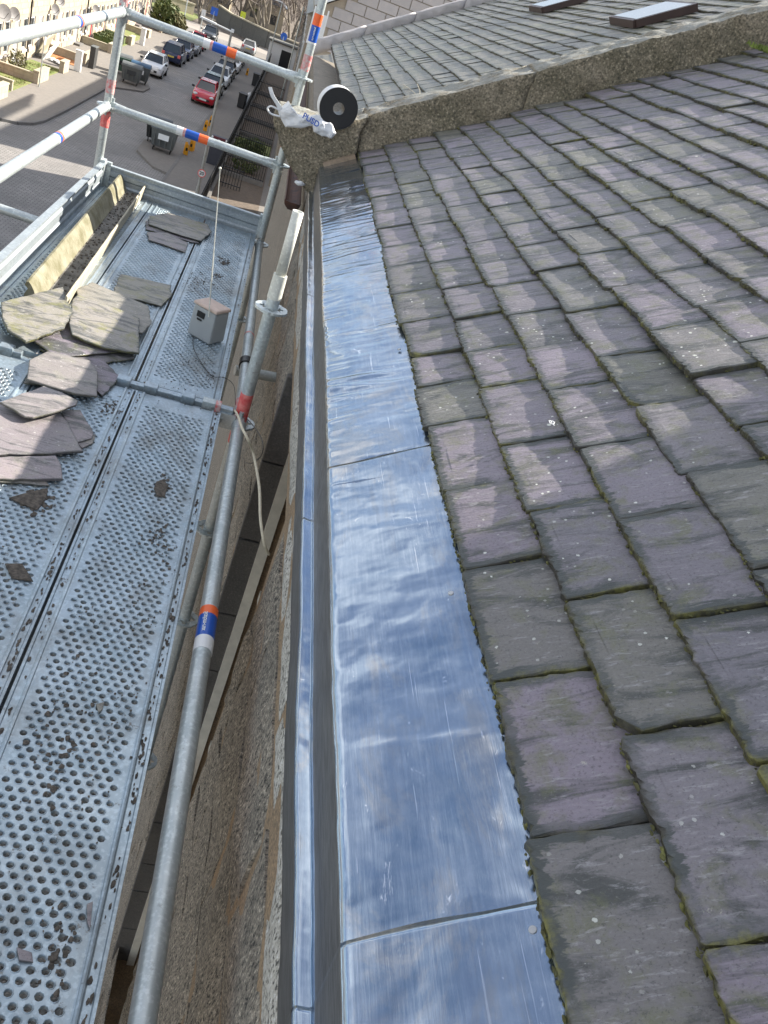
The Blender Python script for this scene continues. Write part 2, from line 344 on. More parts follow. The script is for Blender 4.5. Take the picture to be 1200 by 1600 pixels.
# ------------------------------------------------------------------ ground and street
def plane(name, x0, x1, y0, y1, z, m):
    b = MB(); b.add([(x0, y0, z), (x1, y0, z), (x1, y1, z), (x0, y1, z)], [(0, 1, 2, 3)]); return tag(b.build(name, m), kind='structure')
b = MB(); b.add([(-900, -300, G-.05), (900, -300, G-.05), (900, 1500, G-.05), (-900, 1500, G-.05)], [(0, 1, 2, 3)]); tag(b.build('ground', M_EARTHBANK), kind='structure')
plane('road', -11.6, -4.3, -10, 122, G, M_ROAD)
plane('side_road', -60, -11.6, 20, 47.5, G, M_ROAD)
plane('crossing_road', -80, 30, 122, 131, G+.004, M_ROADFAR)
KH = .12
b = MB(); b.prism([(-4.3, -10), (1.5, -10), (1.5, 122), (-4.3, 122)], 'z', G-.02, G+KH); tag(b.build('near_pavement', M_PAVE), kind='structure')
pts = [(-13.6, 45.4), (-12.3, 45.6), (-11.7, 46.0), (-11.25, 46.8), (-11.05, 48), (-10.95, 52), (-10.9, 60), (-10.9, 120), (-16.5, 122), (-16.5, 45.4)]
b = MB(); b.prism(pts, 'z', G-.02, G+KH); tag(b.build('far_pavement', M_PAVE), kind='structure')
def kerb(name, pl, wdt=.14, z0=G-.02, z1=G+KH+.012):
    root = tag(MB_box_empty(name), kind='structure')
    me = None
    for (a, c) in zip(pl[:-1], pl[1:]):
        a = Vector((*a, 0)); c = Vector((*c, 0)); d = c-a; L = d.length; k = max(1, round(L/1.0)) if L < 60 else round(L/2)
        for i in range(k):
            p = a+d*((i+.5)/k); bb = MB(); bb.box((0, 0, 0), (L/k-.012, wdt, z1-z0)); 
            o = child('kerb_stone', bb.mesh('kerb_stone', M_KERB), None, (p.x, p.y, (z0+z1)/2), (0, 0, math.atan2(d.y, d.x))); keep(o, root)
def MB_box_empty(name):
    o = bpy.data.objects.new(name, None); col.objects.link(o); return o
kerb('near_kerb', [(-4.37, 38), (-4.37, 110)])
kerb('far_kerb', [(-13.6, 45.33), (-12.3, 45.53), (-11.65, 45.9), (-11.18, 46.75), (-10.98, 48), (-10.88, 52), (-10.83, 60), (-10.83, 118)])
def island(name, pl):
    b = MB(); b.prism(pl, 'z', G-.02, G+.11); tag(b.build(name, M_PAVE), kind='structure')
island('bin_island', [(-10.83, 63.5), (-10.4, 64.2), (-9.0, 66.2), (-8.9, 68.4), (-9.6, 71.2), (-10.83, 72.5)])
island('bin_build_out', [(-4.44, 45.6), (-5.2, 46.0), (-6.4, 48.4), (-6.5, 51.4), (-5.4, 53.4), (-4.44, 53.6)])
b = MB()                                                   # painted bay lines, worn
for y in (73.2, 75.5, 80.3, 82.0, 66.4):
    b.add([(-8.9, y, G+.005), (-7.2, y+.25, G+.005), (-7.2, y+.37, G+.005), (-8.9, y+.12, G+.005)], [(0, 1, 2, 3)])
tag(b.build('parking_bay_markings', simple('worn_road_paint', (.42, .40, .37), .8, 0, .35, 3)), kind='structure')

# hillside far behind
b = MB(); n = 60
vs = []
for j in range(14):
    for i in range(n+1):
        x = -260+i*10; y = 145+j*16; z = G-.3+max(0, j-1)*2.6+2.5*noise.noise(Vector((x*.02, y*.02, 3)))*min(j, 3); vs.append((x, y, z))
b.add(vs, [(j*(n+1)+i, j*(n+1)+i+1, (j+1)*(n+1)+i+1, (j+1)*(n+1)+i) for j in range(13) for i in range(n)], 0, True)
tag(b.build('wooded_hillside', M_EARTHBANK), kind='structure')

# ------------------------------------------------------------------ near house: wall, roof, lead work, coping
house = thing('granite_house', 'grey granite house with purple slate roof and bright new metal eaves flashing, beside the scaffold', 'house', (4, 2.5, G))
wallb = MB()
XW = .306
def wallbox(x0, x1, y0, y1, z0, z1, mi=0): wallb.box(((x0+x1)/2, (y0+y1)/2, (z0+z1)/2), (x1-x0, y1-y0, z1-z0), None, mi)
OY0, OY1, OZ0, OZ1 = 2.12, 3.2, -5.45, -1.33
wallbox(XW, .75, -2.5, OY0, G, -1.075); wallbox(XW, .75, OY1, 5.62, G, -1.075)
wallbox(XW, .75, OY0, OY1, G, OZ0); wallbox(XW, .75, OY0, OY1, OZ1, -1.075)
wall = wbuild(wallb, 'wall', M_MORTAR, house)
def stone_mesh(seed, rough=.014, nx=7, nz=5):
    bm = bmesh.new(); g = []
    for j in range(nz+1):
        for i in range(nx+1):
            y, z = i/nx-.5, j/nz-.5; e = min(1, 6*min(.5-abs(y), .5-abs(z))+.0); 
            d = (.5+.5*e)*(.6+1.1*noise.noise(Vector((y*3+seed*7, z*3, seed))))+.4*e*noise.noise(Vector((y*9+seed, z*9, 2)))
            y += .02*noise.noise(Vector((seed, j*.9, 5))) if i in (0, nx) else 0; z += .03*noise.noise(Vector((i*.7, seed, 9))) if j in (0, nz) else 0
            g.append(bm.verts.new((-(-.003+rough*1.5*d), y, z)))
    for j in range(nz):
        for i in range(nx): a = j*(nx+1)+i; bm.faces.new((g[a], g[a+nx+1], g[a+nx+2], g[a+1]))
    ring = [i for i in range(nx+1)]+[j*(nx+1)+nx for j in range(1, nz+1)]+[nz*(nx+1)+i for i in range(nx-1, -1, -1)]+[j*(nx+1) for j in range(nz-1, 0, -1)]
    bk = [bm.verts.new((.004, g[i].co.y, g[i].co.z)) for i in ring]
    for k in range(len(ring)): q = (k+1) % len(ring); bm.faces.new((g[ring[k]], g[ring[q]], bk[q], bk[k]))
    bmesh.ops.recalc_face_normals(bm, faces=bm.faces)
    return bm
def to_mesh(bm, name, m, smooth=False):
    me = bpy.data.meshes.new(name); bm.to_mesh(me); bm.free(); me.materials.append(m)
    if smooth: me.polygons.foreach_set('use_smooth', [True]*len(me.polygons))
    return me
ST = [to_mesh(stone_mesh(s), 'stone', M_GRANITE) for s in range(8)]
STP = [to_mesh(stone_mesh(s+20, .006), 'stone', M_GRANITE_PALE) for s in range(4)]
def put_stone(me, y0, y1, z0, z1, gap=.014):
    o = child('stone', me, None, (XW, (y0+y1)/2, (z0+z1)/2), None, (1, y1-y0-gap, z1-z0-gap)); keep(o, wall)
rs = random.Random(3)
z = -1.325
y = -1.3
for y1 in (-.35, .42, 1.28, 2.08, 3.3, 4.2, 4.95, 5.55): put_stone(STP[rs.randrange(4)], y, y1, z, -1.105); y = y1
zc = z
while zc > -7.4:
    h = rs.uniform(.26, .40); z0 = zc-h; y = -1.2+rs.uniform(0, .3)
    while y < 5.6:
        y1 = min(5.62, y+rs.uniform(.34, .72)); 
        if 5.62-y1 < .15: y1 = 5.62
        segs = [(y, y1)]
        if z0 > OZ0-.05:
            if y < OY0 < y1 or y < OY1 < y1 or (y >= OY0 and y1 <= OY1):
                segs = [s for s in ((y, min(y1, OY0)), (max(y, OY1), y1)) if s[1]-s[0] > .05]
        for s in segs: put_stone(ST[rs.randrange(8)], s[0], s[1], z0, zc)
        y = y1
    zc = z0
# reveal blocks and window in the tall recess
zc = OZ1
while zc > OZ0+.05:
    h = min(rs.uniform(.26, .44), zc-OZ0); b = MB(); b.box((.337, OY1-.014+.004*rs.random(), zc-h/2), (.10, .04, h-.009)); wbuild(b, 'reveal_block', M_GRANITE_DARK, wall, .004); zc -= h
win = MB(); win.box((.405, OY1-.03, (OZ0+OZ1)/2), (.045, .05, OZ1-OZ0)); win.box((.42, OY0+.03, (OZ0+OZ1)/2), (.05, .045, OZ1-OZ0))
for zz in (OZ1-.03, -2.4, -3.4, -4.4, OZ0+.03): win.box((.462, 2.7, zz), (.03, .9, .05))
wf = wbuild(win, 'window_frame', M_FRAME, house)
b = MB(); b.box((.47, 2.7, (OZ0+OZ1)/2), (.01, .96, OZ1-OZ0-.02)); wbuild(b, 'pane', M_GLASS, wf)
b = MB(); b.tube((.22, 3.05, G), (.22, 3.05, -5.5), .035); wbuild(b, 'drain_pipe', simple('red_brown_pipe', (.22, .07, .045), .6), house)

# roof deck + slates
RL = 6.2                                        # slope length to the ridge
SLT, SLG = .0120, .147
def slate_mesh(wd, L, t, seed, n=3, m=M_SLATE, name='slate'):
    """outline with chipped edges; local x across, y up the slope, z out of the roof"""
    r = random.Random(seed); pts = []
    def edge(a, b_, k, amp):
        for i in range(k):
            f = i/k; p = Vector(a).lerp(Vector(b_), f); q = (noise.noise(Vector((seed*3.1+p.x*14, p.y*14, seed)))+.9*noise.noise(Vector((seed*3.1+p.x*70, p.y*70, seed))))*amp
            d = (Vector(b_)-Vector(a)).normalized(); pts.append((p.x+d.y*q, p.y-d.x*q))
    c = r.uniform(.002, .007); c2 = r.uniform(.002, .009) if r.random() < .94 else .03
    h = wd/2
    edge((-h+c, 0, 0), (h-c2, 0, 0), 5+5*n, .006); edge((h-c2, 0, 0), (h, c2*.9, 0), 1, .001); edge((h, c2*.9, 0), (h, L, 0), 2*n, .005)
    edge((h, L, 0), (-h, L, 0), 1, 0); edge((-h, L, 0), (-h, c*.9, 0), 3*n, .0035); edge((-h, c*.9, 0), (-h+c, 0, 0), 1, .001)
    k = len(pts); v = []; e = []; tw = r.uniform(-1, 1)
    def zz(x, y): return tw*.0025*(x/h)+.0016*noise.noise(Vector((x*7, y*7, seed)))
    for x, y in pts: v.append((x, y, -t+zz(x, y))); e.append(1.0)
    for x, y in pts: v.append((x*.997+.0, y+(.001 if y < .05 else 0), -.0016+zz(x, y)+r.uniform(-.0018, .001))); e.append(1.0)
    for x, y in pts: q_ = r.uniform(.974, .992) if r.random() < .8 else .955; v.append((x*q_, max(y, .0025)+r.uniform(0, .002)+(.006 if q_ < .96 else 0), zz(x, y)+.0003)); e.append(.62)
    for x, y in pts: v.append((x*.74, min(max(y, .030), L-.03), zz(x, y)+.0012)); e.append(0.0)
    f = [tuple(range(k))[::-1]]+[(a*k+i, a*k+(i+1) % k, (a+1)*k+(i+1) % k, (a+1)*k+i) for a in range(3) for i in range(k)]+[tuple(range(3*k, 4*k))]
    me = bpy.data.meshes.new(name); me.from_pydata(v, [], f); me.materials.append(m)
    at = me.attributes.new('edge', 'FLOAT', 'POINT'); at.data.foreach_set('value', e)
    return me
AX = Matrix(((0, U.x, NR.x), (-1, 0, 0), (0, U.z, NR.z)))     # local x -> -Y, local y -> up slope, local z -> out
TILT = math.atan(SLT/SLG)
def slate_frame(u, yc, lift=0, yaw=0, roll=0, base=0):
    rot = AX.to_4x4() @ Matrix.Rotation(yaw, 4, 'Z') @ Matrix.Rotation(-TILT+roll, 4, 'X')
    return Matrix.Translation(roofp(u, yc, lift+base)) @ rot
def roof_deck(y0, y1, base, name, parent, m):
    b = MB(); p = [roofp(-.02, y, h+base) for y in (y0, y1) for h in (-.042, -.13)]
    q = [roofp(RL, y, h+base) for y in (y0, y1) for h in (-.042, -.13)]
    b.add(p+q, [(0, 2, 6, 4), (1, 5, 7, 3), (0, 1, 3, 2), (4, 6, 7, 5), (0, 4, 5, 1), (2, 3, 7, 6)])
    return wbuild(b, name, m, parent)
roof = roof_deck(-2.5, 5.3, 0, 'roof', house, M_DIRT)
def cam_uv(p):
    q = p; z_ = q.dot(cf)
    return (600+FPX*q.dot(cr)/z_, 800-FPX*q.dot(cu)/z_, z_) if z_ > .05 else (1e9, 1e9, -1)
def joined(items, name, parent, m):
    V_, F_, Ee, Tt = [], [], [], []
    for (mat, me) in items:
        o = len(V_); 
        for v in me.vertices: V_.append(tuple(mat @ v.co))
        t = rnd.random()
        Ee += [d.value for d in me.attributes['edge'].data]; Tt += [t]*len(me.vertices)
        for p in me.polygons: F_.append(tuple(i+o for i in p.vertices))
    me = bpy.data.meshes.new(name); me.from_pydata(V_, [], F_); me.materials.append(m)
    me.attributes.new('edge', 'FLOAT', 'POINT').data.foreach_set('value', Ee); me.attributes.new('tint', 'FLOAT', 'POINT').data.foreach_set('value', Tt)
    o = bpy.data.objects.new(name, me); col.objects.link(o); tag(o, kind='stuff'); return keep(o, parent)
row1 = [-.5, -.2, .09, .37, .652, .924, 1.205, 1.47, 1.755, 1.98, 2.18, 2.44, 2.72, 3.01, 3.26, 3.55, 3.83, 4.1, 4.33, 4.6, 4.88, 5.09, 5.29]
row2 = [-.4, -.1, .2, .485, .778, 1.065, 1.33, 1.6, 1.89, 2.12, 2.37, 2.65, 2.94, 3.2, 3.45, 3.73, 4.0, 4.22, 4.5, 4.75, 5.0, 5.29]
row3 = [-.5, -.15, .12, .41, .69, .969, 1.24, 1.515, 1.8, 2.05, 2.3, 2.56, 2.8, 3.05, 3.35, 3.6, 3.87, 4.12, 4.38, 4.62, 4.9, 5.1, 5.29]
def rows_for(y0, y1, n, mean, fixed, rr):
    out_ = list(fixed); prev = fixed[-1] if fixed else None
    for i in range(len(out_), n):
        ys = [y0+rr.uniform(0, mean)]
        while ys[-1] < y1-.12: 
            s = ys[-1]+rr.uniform(.78, 1.22)*mean
            if prev and min(abs(s-q) for q in prev) < .05: s += .06
            ys.append(min(s, y1))
        prev = ys; out_.append(ys)
    return out_
def lay_slates(y0, y1, mean, fixed, base, parent, m, seed, lim, thick=1.0):
    rr = random.Random(seed); variants = {}
    rows = rows_for(y0, y1, int(RL/SLG)-1, mean, fixed, rr); cand = []
    for i, ys in enumerate(rows):
        for a, c in zip(ys[:-1], ys[1:]):
            if c-a < .06: continue
            u = i*SLG+rr.uniform(-.006, .006); lift = rr.uniform(0, .003); yaw = rr.gauss(0, .012); roll = rr.gauss(-.004, .014)
            if base == 0:
                if i == 2 and abs((a+c)/2-1.1) < .12: u -= .004; lift = .007
                if i == 1 and abs((a+c)/2-.34) < .05: lift = .006
                if i == 1 and a < .3 and c < .3: u += .035; yaw = .06; lift = .004
                if i == 4 and 1.6 < (a+c)/2 < 1.9: lift = .010
            M_ = slate_frame(u, (a+c)/2, lift, yaw, roll, base); p = M_.translation; s = cam_uv(p+U*.07)
            wd = c-a-rr.uniform(.002, .007); vis = -60 < s[0] < 1330 and -120 < s[1] < 1750 and s[2] > 0
            d = p.length; cand.append((d, vis, M_, wd, i, rr.randrange(6)))
    vis_ = sorted([c for c in cand if c[1]], key=lambda c: c[0]); near = vis_[:lim]; rest = vis_[lim:]+[c for c in cand if not c[1]]
    print(parent.name, 'visible', len(vis_), 'rest', len(rest))
    def get(wd, v, n, d):
        if d < 2.6: return slate_mesh(wd, .36, SLT*thick*rr.uniform(.9, 1.35), rr.randrange(9999), 6, m), 1
        k = (round(wd/.03), v, n)
        if k not in variants: variants[k] = slate_mesh(k[0]*.03, .36, SLT*thick*(.9+.09*v), v*17+k[0], n, m)
        return variants[k], wd/(k[0]*.03)
    for c in near:
        me, sx = get(c[3], c[5], 3, c[0]); o = bpy.data.objects.new('slate', me); col.objects.link(o)
        loc, q, _ = c[2].decompose(); o.location = loc; o.rotation_euler = q.to_euler(); o.scale = (sx, 1, 1); keep(o, parent)
    it = []
    for c in rest:
        me, sx = get(c[3], c[5], 1, 99); it.append((c[2] @ Matrix.Diagonal((sx, 1, 1, 1)), me))
    if it: joined(it, 'remaining_slates', parent, m)
    return near
near = lay_slates(-2.4, 5.29, .265, [row1, row2, row3], 0, roof, M_SLATE, 11, 300)
# moss and dirt packed in the joints
b = MB(); rr = random.Random(5)
for d, vis, M_, wd, i, v in near:
    if d > 8: continue
    k = 46 if d < 1.7 else 30 if d < 2.6 else 14 if d < 4 else 7
    for j in range(k):
        x = rr.uniform(-wd/2, wd/2); r_ = rr.uniform(.0010, .0030)*(1.5 if d > 2.6 else 1)
        if rr.random() < (.62+noise.noise(M_.translation*5+Vector((x*9, x*5, 0)))*1.4):
            p = M_ @ Vector((x, -.001+rr.uniform(-.0025, .002), -SLT*rr.uniform(.25, 1.15))); b.blob(p, r_, (1.1, 2.0, 1.0), 0, rr.random()*50, 1, .4)
    for sgn in (-1, 1):
        for j in range(k//3):
            p = M_ @ Vector((sgn*wd/2+rr.uniform(-.001, .001), rr.uniform(.0, .145), -SLT*rr.uniform(.45, .9))); b.blob(p, rr.uniform(.0012, .0026), (1.8, .9, .8), 0, rr.random()*50, 1, .4)
tag(wbuild(b, 'moss_in_joints', M_MOSS, roof), kind='stuff')

# metal eaves flashing, four lapped sheets
def lead_profile():
    P = [(.289, -1.145), (.2865, -1.066), (.2875, -1.0575), (.291, -1.056), (.3075, -1.059), (.3105, -1.056), (.3105, -1.05), (.3045, -.925), (.3045, -.9165), (.308, -.912), (.62, -.7185)]
    out_ = []
    for (a, c) in zip(P[:-1], P[1:]):
        L = math.dist(a, c); k = max(1, int(L/.0085))
        for i in range(k): out_.append((a[0]+(c[0]-a[0])*i/k, a[1]+(c[1]-a[1])*i/k))
    out_.append(P[-1]); return out_
LP = lead_profile()
def lead_sheet(y0, y1, lift, wob, seed, low=0):
    b = MB(); k = int((y1-y0)/.010); vs = []; m_ = len(LP)
    for j in range(k+1):
        y = y0+(y1-y0)*j/k
        for i, (x, z) in enumerate(LP):
            top = x > .3075 and z > -.913; tread = -1.062 < z < -1.05
            yy = y+ (.006*noise.noise(Vector((x*9, seed, 1))) if j in (0, k) else 0)
            dx = .0028*noise.noise(Vector((.5, y*3.2, 3)))+.0012*noise.noise(Vector((2.5, y*17, 3+z*3)))
            if z < -1.05 and x < .3: dx += .0022*noise.noise(Vector((7.5, y*6, 3)))
            dn = lift
            wob = wob if y1-y > .1 or y1 > 5 else max(wob*.4, .2)
            if top:
                s = (x-.308)/.2
                dn += .0034*noise.noise(Vector((x*5, y*3.5, 3)))+.0013*noise.noise(Vector((x*14, y*9, 3)))
                rp = noise.noise(Vector((x*5+3, y*34+6*x, 4)))*noise.noise(Vector((x*3, y*4, 8)))
                dn += wob*.0085*rp+wob*.0016*noise.noise(Vector((x*9, y*52, 4)))*max(0, 1.2-s*1.6)
            else: dx += wob*.0006*noise.noise(Vector((z*20, y*40, 3)))
            xx, zz = x+dx, z
            if top: xx += NR.x*dn; zz += NR.z*dn
            else: xx -= lift*.9; zz += lift*.3 if tread else 0
            if i < 10: zz -= low*(1 if i < 1 else 0)
            zz += .0014*noise.noise(Vector((11, y*5, 3))) if not top else 0
            vs.append((xx, yy, zz))
    b.add(vs, [(j*m_+i, j*m_+i+1, (j+1)*m_+i+1, (j+1)*m_+i) for j in range(k) for i in range(m_-1)], 0, True)
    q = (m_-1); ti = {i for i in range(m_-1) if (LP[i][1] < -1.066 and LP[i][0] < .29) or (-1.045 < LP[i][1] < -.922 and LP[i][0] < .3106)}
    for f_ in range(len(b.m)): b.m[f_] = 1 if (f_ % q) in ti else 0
    o = b.build('metal_sheet', [M_LEAD, M_LEAD_SHADE])
    md = o.modifiers.new('thick', 'SOLIDIFY'); md.thickness = .0007; md.offset = -1
    keep(o, house); return o
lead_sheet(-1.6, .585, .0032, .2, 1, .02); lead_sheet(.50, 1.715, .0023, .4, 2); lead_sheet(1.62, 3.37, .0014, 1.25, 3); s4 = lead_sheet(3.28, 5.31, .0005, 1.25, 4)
def nail(u, y):
    b = MB(); p = roofp(u, y, -.0185); b.tube(p, p+NR*.0022, .0052, .0046, 14); wbuild(b, 'nail', simple('nail_head', (.5, .5, .5), .4, .8) if 'nail_head' not in MATS else MATS['nail_head'], house)
nail(-.026, 1.17); nail(-.018, .551); nail(-.02, 2.3)

# stone coping on the party wall, with the kneeler block at its foot
def zc_(x): return -.77+(x-.495)*math.tan(ROOF_T)
cx = [.485, 1.32, 2.55, 3.9, 4.9, 5.7]
CT, CB = .205, -.04
coping = tag(MB_box_empty('coping'))
keep(coping, house)
def rough_prism(name, poly, y0, y1, m, parent, amp=.006, cuts=7, dens=.05):
    b = MB(); b.prism(poly, 'y', y0, y1); me = b.mesh(name, m); bm = bmesh.new(); bm.from_mesh(me)
    bmesh.ops.triangulate(bm, faces=[f for f in bm.faces if len(f.verts) > 4])
    for _ in range(cuts):
        es = [e for e in bm.edges if e.calc_length() > dens]
        if not es: break
        bmesh.ops.subdivide_edges(bm, edges=es, cuts=1); bmesh.ops.triangulate(bm, faces=[f for f in bm.faces if len(f.verts) > 4])
    for v in bm.verts:
        q = v.co*9; v.co += Vector((noise.noise(q), noise.noise(q+Vector((9, 3, 1))), noise.noise(q+Vector((2, 8, 5)))))*amp*1.6+Vector((noise.noise(q*4), noise.noise(q*4+Vector((9, 3, 1))), noise.noise(q*4+Vector((2, 8, 5)))))*amp*.5
    bm.to_mesh(me); bm.free(); me.polygons.foreach_set('use_smooth', [True]*len(me.polygons))
    o = bpy.data.objects.new(name, me); col.objects.link(o); return keep(o, parent)
for a, c in zip(cx[:-1], cx[1:]):
    rough_prism('coping_stone', [(a+.001, zc_(a)+CB), (c-.001, zc_(c)+CB), (c-.001, zc_(c)+CT), (a+.001, zc_(a)+CT)], 5.305+rnd.uniform(-.006, .006), 5.63, M_COPING, coping, .010, 8, .035)
rough_prism('kneeler_block', [(-.005, -.70), (.0, -.80), (.10, -.90), (.17, -.985), (.265, -1.065), (.30, -1.07), (.325, -.965), (.34, -.905), (.485, -.825), (.485, zc_(.485)+CT), (.30, -.668), (.15, -.675)], 5.27, 5.63, M_COPING, coping, .013, 8, .03)
b = MB(); b.box((.405, 5.262, -.842), (.19, .05, .03), Matrix.Rotation(-ROOF_T, 3, 'Y')); wbuild(b, 'slate_packing', simple('orange_grey_packing', (.36, .27, .19), .9, 0, .4, 30), house)

# added stack on the ridge, out of view, shading the near slates
b = MB(); pr = roofp(5.6, 2.3); b.box((pr.x, 2.25, pr.z+.55), (.8, 2.5, 2.3)); b.box((pr.x, 2.25, pr.z+1.76), (.94, 2.64, .14))
ch = wbuild(b, 'added_chimney', M_GRANITE_PALE, house)
for k in range(4): bb = MB(); bb.tube((pr.x, 1.35+.6*k, pr.z+1.83), (pr.x, 1.35+.6*k, pr.z+2.35), .13, .11, 14, hollow=.02); wbuild(bb, 'added_chimney_pot', simple('clay_pot', (.35, .17, .09), .8) if 'clay_pot' not in MATS else MATS['clay_pot'], ch)
b = MB(); pp = roofp(RL, 0, -.12); b.add([(pp.x, -2.5, pp.z), (pp.x, 5.62, pp.z), (2*pp.x-.5, 5.62, -.9), (2*pp.x-.5, -2.5, -.9)], [(0, 1, 2, 3)]); b.add([(2*pp.x-.5, -2.5, -.9), (2*pp.x-.5, 5.62, -.9), (2*pp.x-.5, 5.62, G), (2*pp.x-.5, -2.5, G)], [(0, 1, 2, 3)])
wbuild(b, 'rear_roof_and_wall', M_SLATE2, house)

# ------------------------------------------------------------------ neighbouring house (beyond the coping)
house2 = thing('granite_house', 'neighbouring terraced house with pale weathered grey slates beyond the stone coping', 'house', (4, 10, G))
NB = -.005; Y2 = 14.05
b = MB(); b.box((.55, (5.63+Y2)/2, (G-1.0)/2), (.5, Y2-5.64, -1.0-G)); wall2 = wbuild(b, 'wall', M_GRANITE, house2)
roof2 = roof_deck(5.62, Y2, NB, 'roof', house2, M_DIRT)
lay_slates(5.64, Y2-.05, .235, [], NB, roof2, M_SLATE2, 23, 299, 1.0)
b = MB(); gp = []
for k in range(9): t = math.pi*k/8; gp.append((.222-.052*math.cos(t), -1.20-.048*math.sin(t)))
gp += [(x*.88+.222*.12, z+.008) for x, z in gp[::-1]]
b.prism(gp, 'y', 5.50, Y2); b.prism([(.172, -1.20), (.20, -1.245), (.244, -1.245), (.272, -1.20)], 'y', 5.49, 5.503)
wbuild(b, 'half_round_gutter', M_RUST, house2)
for k in range(10):                                   # coping of the far gable
    a = .30+k*.62; c = a+.615
    rough_prism('coping_stone', [(a, zc_(a)-.1), (c, zc_(c)-.1), (c, zc_(c)+.10), (a, zc_(a)+.10)], Y2, Y2+.32, M_ASHLAR, house2, .008, 5, .12)
def rooflight(u, y, wy, lu, root):
    b = MB(); Rm = AX; 
    def bx(du, dy, su, sy, h0, h1, mi): b.box(roofp(u+du, y+dy, NB+(h0+h1)/2), (sy, su, h1-h0), Rm, mi)
    bx(0, -wy/2, lu, .04, 0, .055, 0); bx(0, wy/2, lu, .04, 0, .055, 0); bx(-lu/2, 0, .04, wy, 0, .055, 0); bx(lu/2, 0, .04, wy, 0, .055, 0)
    o = wbuild(b, 'rooflight', [simple('brown_rooflight_frame', (.06, .035, .03), .5) if 'brown_rooflight_frame' not in MATS else MATS['brown_rooflight_frame']], root)
    b = MB(); b.box(roofp(u, y, NB+.052), (wy-.03, lu-.03, .010), Rm); wbuild(b, 'pane', simple('rooflight_glass', (.22, .24, .25), .22, .3) if 'rooflight_glass' not in MATS else MATS['rooflight_glass'], o)
rooflight(2.52, 7.7, .62, .46, house2); rooflight(2.48, 10.65, .62, .46, house2)
def at(px, py, **k):
    d = cr*((px-600)/FPX)-cu*((py-800)/FPX)+cf; (a, v), = k.items(); return d*(v/d['xyz'.index(a)])

# ------------------------------------------------------------------ third and further houses along the row
house3 = thing('granite_house', 'far terraced house with pale ashlar gable seen over the second coping', 'house', (5, 30, G))
b = MB(); b.prism([(.55, G), (9, G), (9, 2.6), (5.6, 2.6), (.55, -.75)], 'y', 30, 44); g3 = wbuild(b, 'wall', M_TAN2, house3)
for j in range(9):
    for i in range(14):
        x0 = .56+i*.62+(j % 2)*.31; z0 = -1.9+j*.31
        if z0+.3 > -.75+(x0+.31-.55)*.66 or x0 > 8.2: continue
        bb = MB(); bb.box((x0+.305, 29.985, z0+.15), (.595, .06, .285)); wbuild(bb, 'ashlar_block', M_ASHLAR, g3)
b = MB(); p0 = (.4, -.80); p1 = (7.2, 3.75); b.prism([(p0[0], p0[1]), (p1[0], p1[1]), (p1[0], p1[1]+.22), (p0[0], p0[1]+.22)], 'y', 29.8, 30.25); wbuild(b, 'gable_coping', M_WHITE, house3)
b = MB(); b.prism([(.3, -.95), (7.2, 3.6), (7.2, 3.7), (.3, -.85)], 'y', 30.25, 60); wbuild(b, 'roof', M_SLATE2, house3)
house4 = thing('granite_house', 'low slated outbuilding between the second coping and the pale gable', 'house', (5, 22, G))
b = MB(); b.box((2.0, 19, (G-1.75)/2), (3.4, 9, -1.75-G)); wbuild(b, 'wall', M_GRANITE, house4)
b = MB()
for r_ in range(12):
    for c_ in range(26):
        u = r_*.2; y = 14.45+c_*.35+(r_ % 2)*.17; x = .35+u*math.cos(R(26)); z = -1.78+u*math.sin(R(26)); b.box((x+.11, y+.17, z+.05), (.24, .34, .012), Matrix.Rotation(-R(22), 3, 'Y'))
tag(wbuild(b, 'slates', M_SLATE2, house4), kind='stuff')
b = MB(); b.box((.47, 26.5, -1.25), (.35, .03, .75)); b.box((.3, 26.5, -1.2), (.04, .06, .9)); b.box((.66, 26.5, -1.2), (.04, .06, .9)); wbuild(b, 'white_window', M_WHITE, house4)

# ------------------------------------------------------------------ scaffold
TR = .02415
def tube_thing(name, label, cat, a, c, bands=(), group=None, mat_=None, heads=True):
    a, c = Vector(a), Vector(c); d = (c-a).normalized(); L = (c-a).length
    t = thing(name, label, cat, tuple(a), 0, group)
    b = MB(); b.tube(a, c, TR, None, 24); wbuild(b, 'tube', mat_ or M_TUBE, t)
    if heads:
        for p, s in ((a, 1), (c, -1)):
            b = MB(); b.tube(p, p+d*s*.055, .029, .026, 16); q = p-d*s*.018; b.box(q, (.045, .03, .055), d.to_track_quat('X', 'Z').to_matrix()); b.tube(q+Vector((0, 0, .05)), q-Vector((0, 0, .05)), .009, .006, 8); wbuild(b, 'wedge_head', M_TUBE, t)
    for (f0, f1, m, r_) in bands:
        b = MB(); b.tube(a+d*f0, a+d*f1, TR+r_, None, 28); wbuild(b, 'band', m, t)
    return t
